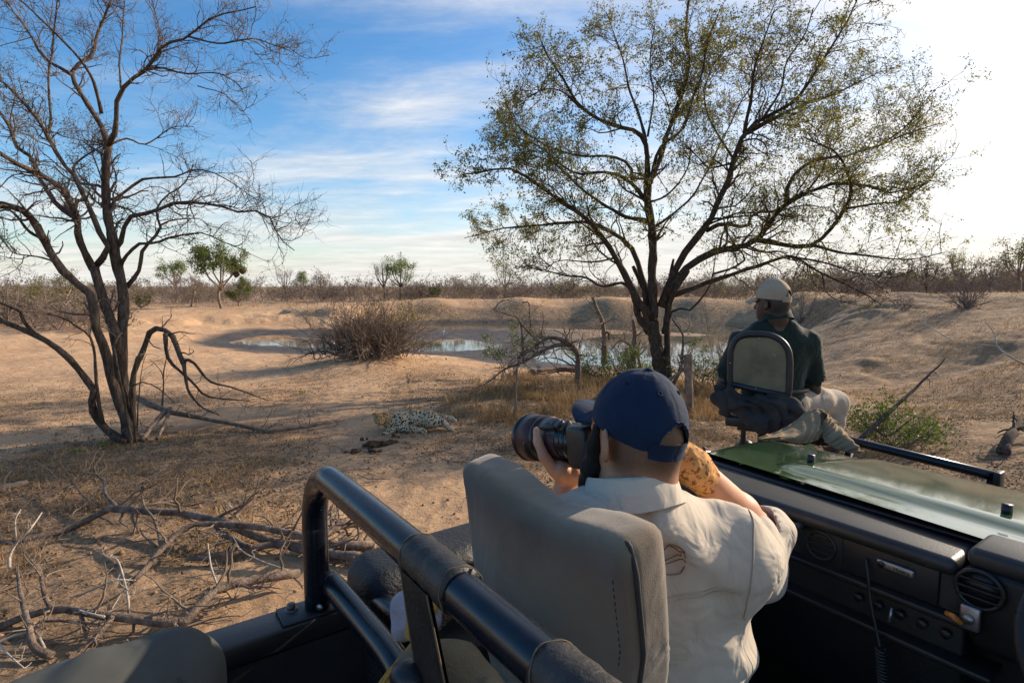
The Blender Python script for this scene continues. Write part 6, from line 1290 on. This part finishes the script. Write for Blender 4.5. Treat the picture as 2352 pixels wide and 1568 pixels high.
# ---- tracker on the front seat
def tracker():
    zt = lambda x, y: (1618.2 + x * .2641, 639.7 + y * .2641); Y0 = 3.52; Q = lambda x, y, dY=0: P(*zt(x, y), Y0 + dY)
    root = empty('person', SEATPAN, 'person in beige cap and dark green shirt on front tracker seat', 'person'); az = math.radians(-34); f = A3(math.sin(az), math.cos(az), -.03); R = frame(f)
    hc = Q(590, 205) - ZX * .0; nb = Q(620, 370, .0); tf = nrm(A3(.10, .995, 0)); tr = nrm(A3(.995, -.10, 0)); T = lambda x, y, z: nb + tr * x + tf * y + ZX * z; Rt = np.stack([tr, tf, ZX], 1)
    sr = T(.198, .0, -.13); sl = T(-.195, .0, -.13); elr = Q(945, 960, .05); wrr = Q(800, 985, .36); ell_ = T(-.27, .10, -.40); wrl = T(-.08, .34, -.46)
    def arms(s):
        for a_, e_, w_ in ((sr, elr, wrr), (sl, ell_, wrl)):
            s.chain([a_, e_, w_], [.048, .043, .03], .02); hd = nrm(w_ - e_); s.ell(w_ + hd * .05, (.036, .045, .02), frame(hd), .015)
            side = nrm(np.cross(hd, ZX)); fingers(s, [w_ + hd * .085 + side * k for k in (-.027, -.009, .009, .026)], [hd] * 4, [-18, -20, -20, -22], tuple(side), [.07, .08, .075, .06]); s.chain([w_ + hd * .03 + side * -.03, w_ + hd * .07 + side * -.05, w_ + hd * .10 + side * -.052], [.013, .011, .009], .005)
    lo = np.minimum(np.minimum(hc - .16, ell_ - .08), wrl - .1); hi = np.maximum(hc + .17, elr + A3(.08, .55, .08)); lo[2] -= .05
    headset(root, hc, R, SKIND, (lo, hi), (nb + ZX * .02, nb - ZX * .05), extra=arms, h=.0078, hairmask=lambda q: sstep(.0, -.04, q[:, 1]) * sstep(-.11, -.06, q[:, 2]))
    cap(root, hc, R, BEIGE, lift=.012, k=1.0, open_arc=.45)
    s = SDF(T(-.42, -.24, -.66), T(.46, .34, .06), .0105)
    s.ell(T(0, .0, -.20), (.205, .135, .19), Rt, .07); s.ell(T(.0, .0, -.40), (.185, .135, .20), Rt, .08); s.ell(T(.02, .0, -.53), (.19, .14, .10), Rt, .06); s.cone(T(-.06, 0, -.04), T(.06, 0, -.04), .055, .055, .05); s.cone(T(.05, 0, -.06), sr, .060, .066, .06); s.cone(T(-.05, 0, -.06), sl, .060, .066, .06)
    for a_, e_ in ((sr, elr), (sl, ell_)): s.cone(a_, a_ + (e_ - a_) * .82, .066, .082, .04); d = nrm(e_ - a_); s.cone(a_ + (e_ - a_) * .82 + d * .02, e_ + d * .12, .074, .09, .006, 's')
    s.plane(nb + ZX * .02, ZX); s.plane(T(0, 0, -.60), -ZX)
    s.disp(lambda x, y, z: .007 * fbm(x * 9, y * 9, z * 6, o=3, seed=2) - .006 * np.sin(40 * ((x - nb[0]) * .9 + (z - nb[2]) * .35) + 3 * fbm(x * 4, y * 4, z * 4, o=2, seed=3)) * sstep(0, .4, fbm(x * 5, y * 5, z * 5, o=2, seed=9))); s.mesh().build('shirt', SHIRTG, root)
    collar(root, nb + ZX * .022, nrm(tf + A3(-.3, 0, 0)), SHIRTG, .072, .074, .04, tilt=-6)
    # trousers: right knee swung out to the side
    hp = T(.02, .02, -.58); hp[2] = max(hp[2], SEATPAN[2] + .10); kn = Q(1130, 1075, .18); an = Q(1110, 1420, .12); fo = an + A3(.03, .16, -.05); kl = hp - tr * .02 + tf * .42; al = kl - ZX * .42 + tf * .05
    s = SDF(np.minimum(np.minimum(al - .1, hp - .24), an - .12), np.maximum(kn + .14, hp + .25), .012); s.ell(hp, (.175, .15, .12), Rt, .05); s.chain([hp + tr * .08, (hp + tr * .08) * .4 + kn * .6, kn, an], [.105, .092, .078, .062], .05); s.chain([hp - tr * .08, kl, al], [.10, .08, .06], .05)
    s.disp(lambda x, y, z: .006 * fbm(x * 12, y * 12, z * 12, o=3, seed=12)); s.mesh().build('trousers', TROU, root)
    b = MB(); a = np.linspace(0, 2 * math.pi, 40); b.tube([hp + ZX * .095 + tr * .182 * math.cos(t) + tf * .150 * math.sin(t) for t in a], .016, 8, False); b.build('belt', SATINB, root)
    for nm, a_, d in (('shoe', an, nrm(A3(.3, .95, 0))), ('shoe', al, tf)):
        c = a_ + d * .07 - ZX * .04; s = SDF(c - .2, c + .2, .012); s.ell(c, (.045, .13, .045), frame(d), .02); s.cone(a_, a_ - ZX * .03, .055, .05, .03); s.mesh().build(nm, LEATHER, root)
tracker()

# ---- neighbour's leg at lower left, and what lies about in the vehicle
def neighbour():
    kn = P(388, 1578, .80); hip = P(-260, 1880, .60); sh = P(420, 2150, .86); root = empty('person', sh - ZX * .1, 'person in grey green trousers, only one bent knee showing at lower left', 'person')
    s = SDF(np.minimum(np.minimum(hip, sh), kn) - .14, np.maximum(np.maximum(hip, sh), kn) + .14, .0075); s.chain([hip, hip * .35 + kn * .65, kn], [.098, .085, .0685], .04); s.chain([kn, kn * .4 + sh * .6, sh], [.0685, .062, .055], .03); s.ell(kn + A3(-.005, .0, .002), (.070, .070, .070), None, .03)
    d = nrm(kn - hip); s.disp(lambda x, y, z: .0035 * fbm(x * 12, y * 12, z * 12, o=3, seed=3) - .0042 * np.sin(70 * ((x - kn[0]) * .8 + (z - kn[2]) * .9 + (y - kn[1]) * .3) + 2.5 * fbm(x * 7, y * 7, z * 7, o=2, seed=1)) * sstep(.02, .16, np.sqrt((x - kn[0]) ** 2 + (y - kn[1]) ** 2 + (z - kn[2]) ** 2)) * sstep(-.1, .4, fbm(x * 6, y * 6, z * 6, o=2, seed=5)))
    s.mesh().build('trousers', GREYT, root)
    b = MB(); nn = nrm(np.cross(d, A3(0, 0, 1))); q = spline([kn + A3(.045, -.05, .052), kn + A3(.062, -.045, .025), kn + A3(.066, -.04, -.03)], 6); b.tube(q, .0012, 5); b.build('knee_seam', SEATP, root)
neighbour()
KHAKI = mat('khaki_canvas_jacket', (0.23, 0.165, 0.095), (0.30, 0.22, 0.135), rough=.9, scale=6, bump=.15, bscale=300, spec=.15, wave=(9, .6, .03))
DGREY = mat('charcoal_jacket', (0.034, 0.031, 0.030), (0.058, 0.052, 0.050), rough=.9, scale=6, bump=.15, bscale=300, spec=.15, wave=(9, .6, .03))
PINKC = mat('pale_pink_cloth', (0.34, 0.30, 0.33), (0.44, 0.39, 0.42), rough=.9, scale=30, bump=.4, bscale=200, spec=.1)
ORANGE = mat('ochre_scarf', (0.42, 0.235, 0.055), (0.52, 0.31, 0.085), rough=.9, scale=20, spec=.1, bump=.3, bscale=200)
TANC = mat('olive_tan_canvas', (0.16, 0.125, 0.075), (0.21, 0.165, 0.10), rough=.9, scale=12, spec=.1, bump=.3, bscale=200)
def drape():
    zt = lambda x, y: (1618.2 + x * .2641, 639.7 + y * .2641)
    def soft(name, label, cat, m, prims, h, seed, k=.02, amp=.0085):
        pts = np.array([p for pr in prims for p in pr[0]]); c = pts.mean(0); s = SDF(pts.min(0) - .13, pts.max(0) + .13, h)
        for q, r in prims: s.chain(q, r, k)
        s.disp(lambda x, y, z: amp * (1.3 - 2.6 * np.abs(np.sin(42 * ((x - c[0]) * .5 + (z - c[2]) * .85) + 4.5 * fbm(x * 5, y * 5, z * 5, o=2, seed=seed)))) + amp * 1.2 * fbm(x * 14, y * 14, z * 14, o=2, seed=seed)); o = s.mesh().build(name, m, origin=c); tag(o, label, cat); return o
    J = lambda x, y, Y: P(*zt(x, y), Y)
    def sheet(upper, lower, Yu, Yl, n=64, m=22, bulge=.05, folds=7, seed=0):
        a = spline(np.array(upper, float), 8); b_ = spline(np.array(lower, float), 8); ra = lambda q: np.stack([np.interp(np.linspace(0, 1, n), np.linspace(0, 1, len(q)), q[:, i]) for i in (0, 1)], 1); a, b_ = ra(a), ra(b_)
        yu = np.interp(np.linspace(0, 1, n), np.linspace(0, 1, len(Yu)), Yu); yl = np.interp(np.linspace(0, 1, n), np.linspace(0, 1, len(Yl)), Yl); V = np.zeros((n, m, 3)); t = np.linspace(0, 1, m)
        for i in range(n):
            A, B = P(*zt(*a[i]), yu[i]), P(*zt(*b_[i]), yl[i])
            for k in range(m):
                w = t[k]; fo = .012 * math.sin(folds * (i / n * 6.28) + 3.5 * w + 1.5 * math.sin(i * .21 + seed)) * math.sin(w * math.pi) + .006 * math.sin(i * .9 + w * 5 + seed)
                V[i, k] = A * (1 - w) + B * w + A3(0, -1, .35) * (bulge * math.sin(math.pi * w) ** .8 + fo)
        return V
    c = J(960, 1300, 2.80); kj = empty('khaki_jacket', c, 'khaki jacket crumpled over the front edge of the green bonnet', 'jacket')
    for nm, up_, lo_, Yu, Yl, fo in (('back_panel', [(470, 1392), (620, 1345), (760, 1270), (900, 1165), (985, 1140), (1060, 1170), (1105, 1240)], [(490, 1398), (660, 1398), (820, 1425), (900, 1418), (980, 1390), (1040, 1340), (1100, 1275)], [2.78, 2.86, 2.92, 2.92, 2.90], [2.70, 2.70, 2.72, 2.78, 2.86], 2.2),
                                     ('sleeve', [(1010, 1150), (1075, 1190), (1115, 1240), (1180, 1290), (1250, 1390), (1340, 1505)], [(1000, 1260), (1030, 1330), (1050, 1400), (1110, 1450), (1210, 1492), (1325, 1515)], [2.88, 2.84, 2.78, 2.62], [2.80, 2.74, 2.66, 2.58], 1.6),
                                     ('lining', [(560, 1372), (700, 1340), (860, 1300), (960, 1330), (1060, 1370)], [(600, 1402), (740, 1425), (900, 1440), (1020, 1440), (1120, 1450)], [2.86, 2.88, 2.90], [2.80, 2.80, 2.78], 1.5)):
        V = sheet(up_, lo_, Yu, Yl, folds=fo, seed=len(nm)); b = MB(); b.grid(V); b.grid((V + A3(.0, .012, -.006))[::-1]); o = b.build(nm, KHAKI if nm != 'lining' else DGREY, kj)
        b = MB(); b.tube(np.concatenate([V[:, -1]]), .006, 6); b.tube(V[:, 0], .007, 6); b.build('hem', KHAKI if nm != 'lining' else DGREY, o)
    soft('charcoal_jacket', 'charcoal jacket tied round the lower back of the tracker seat', 'jacket', DGREY, [
        ([pl(235, 960, .03), pl(300, 1080, .045), pl(420, 1200, .05), pl(560, 1270, .05), pl(700, 1280, .04)], [.03, .045, .05, .045, .03]),
        ([pl(330, 1060, .03), pl(480, 1080, .035), pl(640, 1090, .035), pl(730, 1110, .03)], [.03, .05, .05, .035]), ([pl(420, 1150, .03), pl(620, 1190, .035), pl(730, 1200, .03)], [.04, .05, .035]), ([pl(760, 1080, .0), pl(800, 1180, .0), pl(790, 1280, -.01)], [.035, .04, .03])], .010, 6)
    soft('binocular_pouch', 'dark pouch hanging at the left of the tracker seat', 'pouch', DGREY, [([pl(150, 950, .0), pl(130, 1040, .0), pl(170, 1130, .01)], [.035, .045, .035]), ([pl(180, 1020, .03), pl(210, 1130, .03)], [.03, .03])], .009, 7)
    soft('pink_cloth', 'pale pink cloth bundled behind the roll bar', 'cloth', PINKC, [([P(965, 1350, 1.02), P(945, 1390, 1.0), P(940, 1440, .98)], [.022, .030, .026]), ([P(980, 1375, 1.02), P(975, 1420, 1.0)], [.03, .028])], .006, 8, .012, .006)
    soft('canvas_bag', 'olive tan canvas bag under the roll bar', 'bag', TANC, [([P(960, 1530, .84), P(1040, 1540, .80), P(1110, 1600, .74)], [.030, .036, .032]), ([P(970, 1600, .82), P(1070, 1620, .78)], [.045, .045])], .007, 9, .03, .004)
    # ochre scarf with fringe
    c = P(945, 1450, .93); root = empty('ochre_scarf', c, 'ochre fringed scarf hanging from the roll bar wrap', 'scarf'); g = np.random.default_rng(4); n = 70; K = 9
    top = P(962, 1425, .93); bot = P(922, 1580, .90); a = g.uniform(0, 6.28, n); rad = np.sqrt(g.random(n)); t = np.linspace(0, 1, K); env = np.interp(t, [0, .2, .45, 1], [.012, .010, .018, .030])
    pts = top[None, None] + (bot - top)[None, None] * t[None, :, None] + (rad[:, None] * env[None])[..., None] * (np.cos(a)[:, None, None] * A3(1, 0, 0) + np.sin(a)[:, None, None] * A3(0, 1, 0)) + A3(1, 0, 0) * (.012 * np.sin(t * 5) )[None, :, None] + g.normal(size=(n, K, 3)) * .0012
    b = MB(); b.tubes(pts, np.full((n, K), .0032), 4); o = b.build('fringe', ORANGE, root); tag(o, kind='stuff')
    s = SDF(top - .06, top + .06, .005); s.chain([top + A3(.02, .01, .03), top, top - A3(.01, 0, .02)], [.018, .019, .014], .01); s.disp(lambda x, y, z: .003 * fbm(x * 40, y * 40, z * 40, o=2, seed=1)); s.mesh().build('knot', ORANGE, root)
    kc = P(942, 1552, .78); b = MB(); b.tube([kc + A3(0, 0, -.1), kc - A3(0, 0, .02), kc, kc + A3(0, 0, .014), kc + A3(0, 0, .022)], [.012, .02, .030, .026, .008], 20); part(b, 'lever_knob', SATINB)
drape()
# ------------------------------------------------------------------ animals
def leopard():
    g0 = G(940, 988); Y = g0[1]; k = .14 / F * Y; xc = P(939.7, 985, Y)[0]
    def q(zx, zy, dy=0.0): return A3(xc + (zx - 1000) * k, Y + dy, g0[2] + (800 - zy) * k)
    m = bpy.data.materials.new('leopard_coat'); m.use_nodes = True; N = m.node_tree.nodes; L = m.node_tree.links; bs = N['Principled BSDF']; bs.inputs['Roughness'].default_value = .8; bs.inputs['Specular IOR Level'].default_value = .2
    tc = N.new('ShaderNodeTexCoord'); vo = N.new('ShaderNodeTexVoronoi'); vo.inputs['Scale'].default_value = 29; vo.inputs['Randomness'].default_value = .75; L.new(tc.outputs['Object'], vo.inputs['Vector'])
    v2 = N.new('ShaderNodeTexVoronoi'); v2.inputs['Scale'].default_value = 48; v2.inputs['Randomness'].default_value = .8; L.new(tc.outputs['Object'], v2.inputs['Vector'])
    def mrn(s_, a, b_):
        r = N.new('ShaderNodeMapRange'); r.inputs['From Min'].default_value = a; r.inputs['From Max'].default_value = b_; L.new(s_, r.inputs['Value']); return r.outputs[0]
    at = N.new('ShaderNodeAttribute'); at.attribute_name = 'gold'
    def mixc(f, a, b_):
        x = N.new('ShaderNodeMix'); x.data_type = 'RGBA'; L.new(f, x.inputs[0])
        for i, v in ((6, a), (7, b_)):
            if isinstance(v, tuple): x.inputs[i].default_value = (*v, 1)
            else: L.new(v, x.inputs[i])
        return x.outputs[2]
    base = mixc(at.outputs['Fac'], (.54, .43, .295), (.48, .27, .09)); f1 = mrn(vo.outputs['Distance'], .46, .36); f2 = mrn(v2.outputs['Distance'], .44, .34); at2 = N.new('ShaderNodeAttribute'); at2.attribute_name = 'fine'
    x = N.new('ShaderNodeMix'); x.data_type = 'FLOAT'; L.new(at2.outputs['Fac'], x.inputs[0]); L.new(f1, x.inputs[2]); L.new(f2, x.inputs[3]); L.new(mixc(x.outputs[0], base, (.018, .013, .010)), bs.inputs['Base Color'])
    root = empty('leopard', q(1000, 800), 'spotted leopard lying on the sand, head turned to the vehicle', 'leopard')
    s = SDF(q(330, 860, -.45), q(1850, 380, .5), .0095); hd = q(540, 580, -.10); R = frame(nrm(A3(.20, -1, -.28)))
    s.ell(q(830, 640, .03), (.15, .14, .135), None, .05); s.ell(q(1080, 620, .06), (.19, .15, .150), None, .08); s.ell(q(1330, 620, .05), (.135, .145, .135), None, .08); s.cone(q(740, 640, 0), hd + A3(.03, .04, -.01), .105, .085, .05); s.ell(q(700, 690, -.05), (.09, .09, .085), None, .05)
    s.ell(hd, (.090, .098, .086), R, .02); s.ell(hd + R @ A3(0, .075, -.022), (.048, .055, .042), R, .03); s.ell(hd + R @ A3(0, .11, -.015), (.022, .018, .015), R, .012)
    for sg in (-1, 1): c = hd + R @ A3(sg * .066, -.015, .070); s.ell(c, (.036, .014, .040), R, .010); s.ell(c + R @ A3(0, .012, .002), (.018, .008, .019), R, .006, 's')
    s.ell(q(900, 620, -.08), (.075, .06, .11), None, .05); s.chain([q(880, 720, -.12), q(1080, 735, -.17), q(1250, 745, -.22), q(1300, 760, -.24)], [.062, .050, .038, .042], .03); s.chain([q(780, 740, -.08), q(700, 775, -.20), q(640, 790, -.26)], [.06, .042, .036], .03)
    s.ell(q(1370, 610, -.05), (.13, .09, .12), None, .05); s.chain([q(1400, 640, -.07), q(1560, 640, -.10), q(1660, 700, -.12), q(1745, 760, -.16)], [.085, .06, .037, .032], .03); s.chain([q(1420, 620, .1), q(1580, 610, .06), q(1690, 605, .04), q(1770, 640, -.02)], [.08, .052, .036, .034], .03)
    s.chain([q(1440, 640, .12), q(1520, 700, .22), q(1600, 770, .28), q(1560, 785, .36)], [.045, .03, .026, .024], .03); s.disp(lambda x, y, z: .003 * fbm(x * 30, y * 30, z * 30, o=2, seed=3)); o = s.mesh().build('body', m, root)
    co = np.empty(len(o.data.vertices) * 3, np.float32); o.data.vertices.foreach_get('co', co); p = co.reshape(-1, 3) + np.array(root.location); dh = np.linalg.norm(p - hd, axis=1); back = sstep(.18, .30, p[:, 2] - g0[2])
    for nm, a in (('gold', np.clip(1 - sstep(.08, .28, dh) * .85, 0, 1) * .8 + back * .3), ('fine', np.maximum(1 - sstep(.10, .20, dh), sstep(q(1560, 0)[0], q(1660, 0)[0], p[:, 0])))):
        t = o.data.attributes.new(nm, 'FLOAT', 'POINT'); t.data.foreach_set('value', np.clip(a, 0, 1).astype(np.float32))
    dk = mat('leopard_eye_nose', (.012, .01, .008), rough=.3)
    for sg in (-1, 1): c = hd + R @ A3(sg * .032, .072, .018); e = SDF(c - .03, c + .03, .004); e.ell(c, (.012, .010, .008), R, .002); e.mesh().build('eye', dk, root)
    c = hd + R @ A3(0, .126, -.012); e = SDF(c - .03, c + .03, .004); e.ell(c, (.014, .008, .009), R, .002); e.mesh().build('nose', dk, root)
leopard()
def bird(px, py, h, label, m1, m2, seed=0):
    b = G(px, py); root = empty('wading_bird', b, label, 'bird', 'birds at the waterhole'); c = b + A3(0, 0, h * .55); s = SDF(c - h * .7, c + h * .7, h / 26)
    s.ell(c, (h * .20, h * .13, h * .13), rot((0, 1, 0), 25), .01); s.chain([c + A3(h * .14, 0, h * .06), c + A3(h * .20, 0, h * .22), c + A3(h * .18, 0, h * .36)], [h * .07, h * .04, h * .05], h * .04); s.cone(c + A3(h * .18, 0, h * .37), c + A3(h * .38, 0, h * .32), h * .028, h * .008, h * .01); s.cone(c - A3(h * .14, 0, h * .02), c - A3(h * .32, 0, h * .14), h * .06, h * .02, h * .03); s.mesh().build('body', m1, root)
    w = SDF(c - h * .5, c + h * .5, h / 26)
    for sg in (-1, 1): w.ell(c + A3(-h * .06, sg * h * .10, h * .02), (h * .22, h * .035, h * .10), rot((0, 1, 0), 28), .005)
    w.mesh().build('wings', m2, root)
    for sg in (-1, 1): t = MB(); t.tube([c + A3(0, sg * h * .05, -h * .08), b + A3(h * .03, sg * h * .05, -.02)], h * .014, 6); t.build('leg', m2, root)
WHITEF = mat('white_feathers', (.75, .74, .72), (.62, .6, .58), rough=.9, scale=30); BLACKF = mat('black_feathers', (.02, .02, .022), (.045, .04, .04), rough=.7, scale=30)
bird(762, 808, .62, 'black and white bird at the left foot of the brown bush', WHITEF, BLACKF); bird(1018, 770, .42, 'small white bird on the far mud flat', WHITEF, WHITEF)
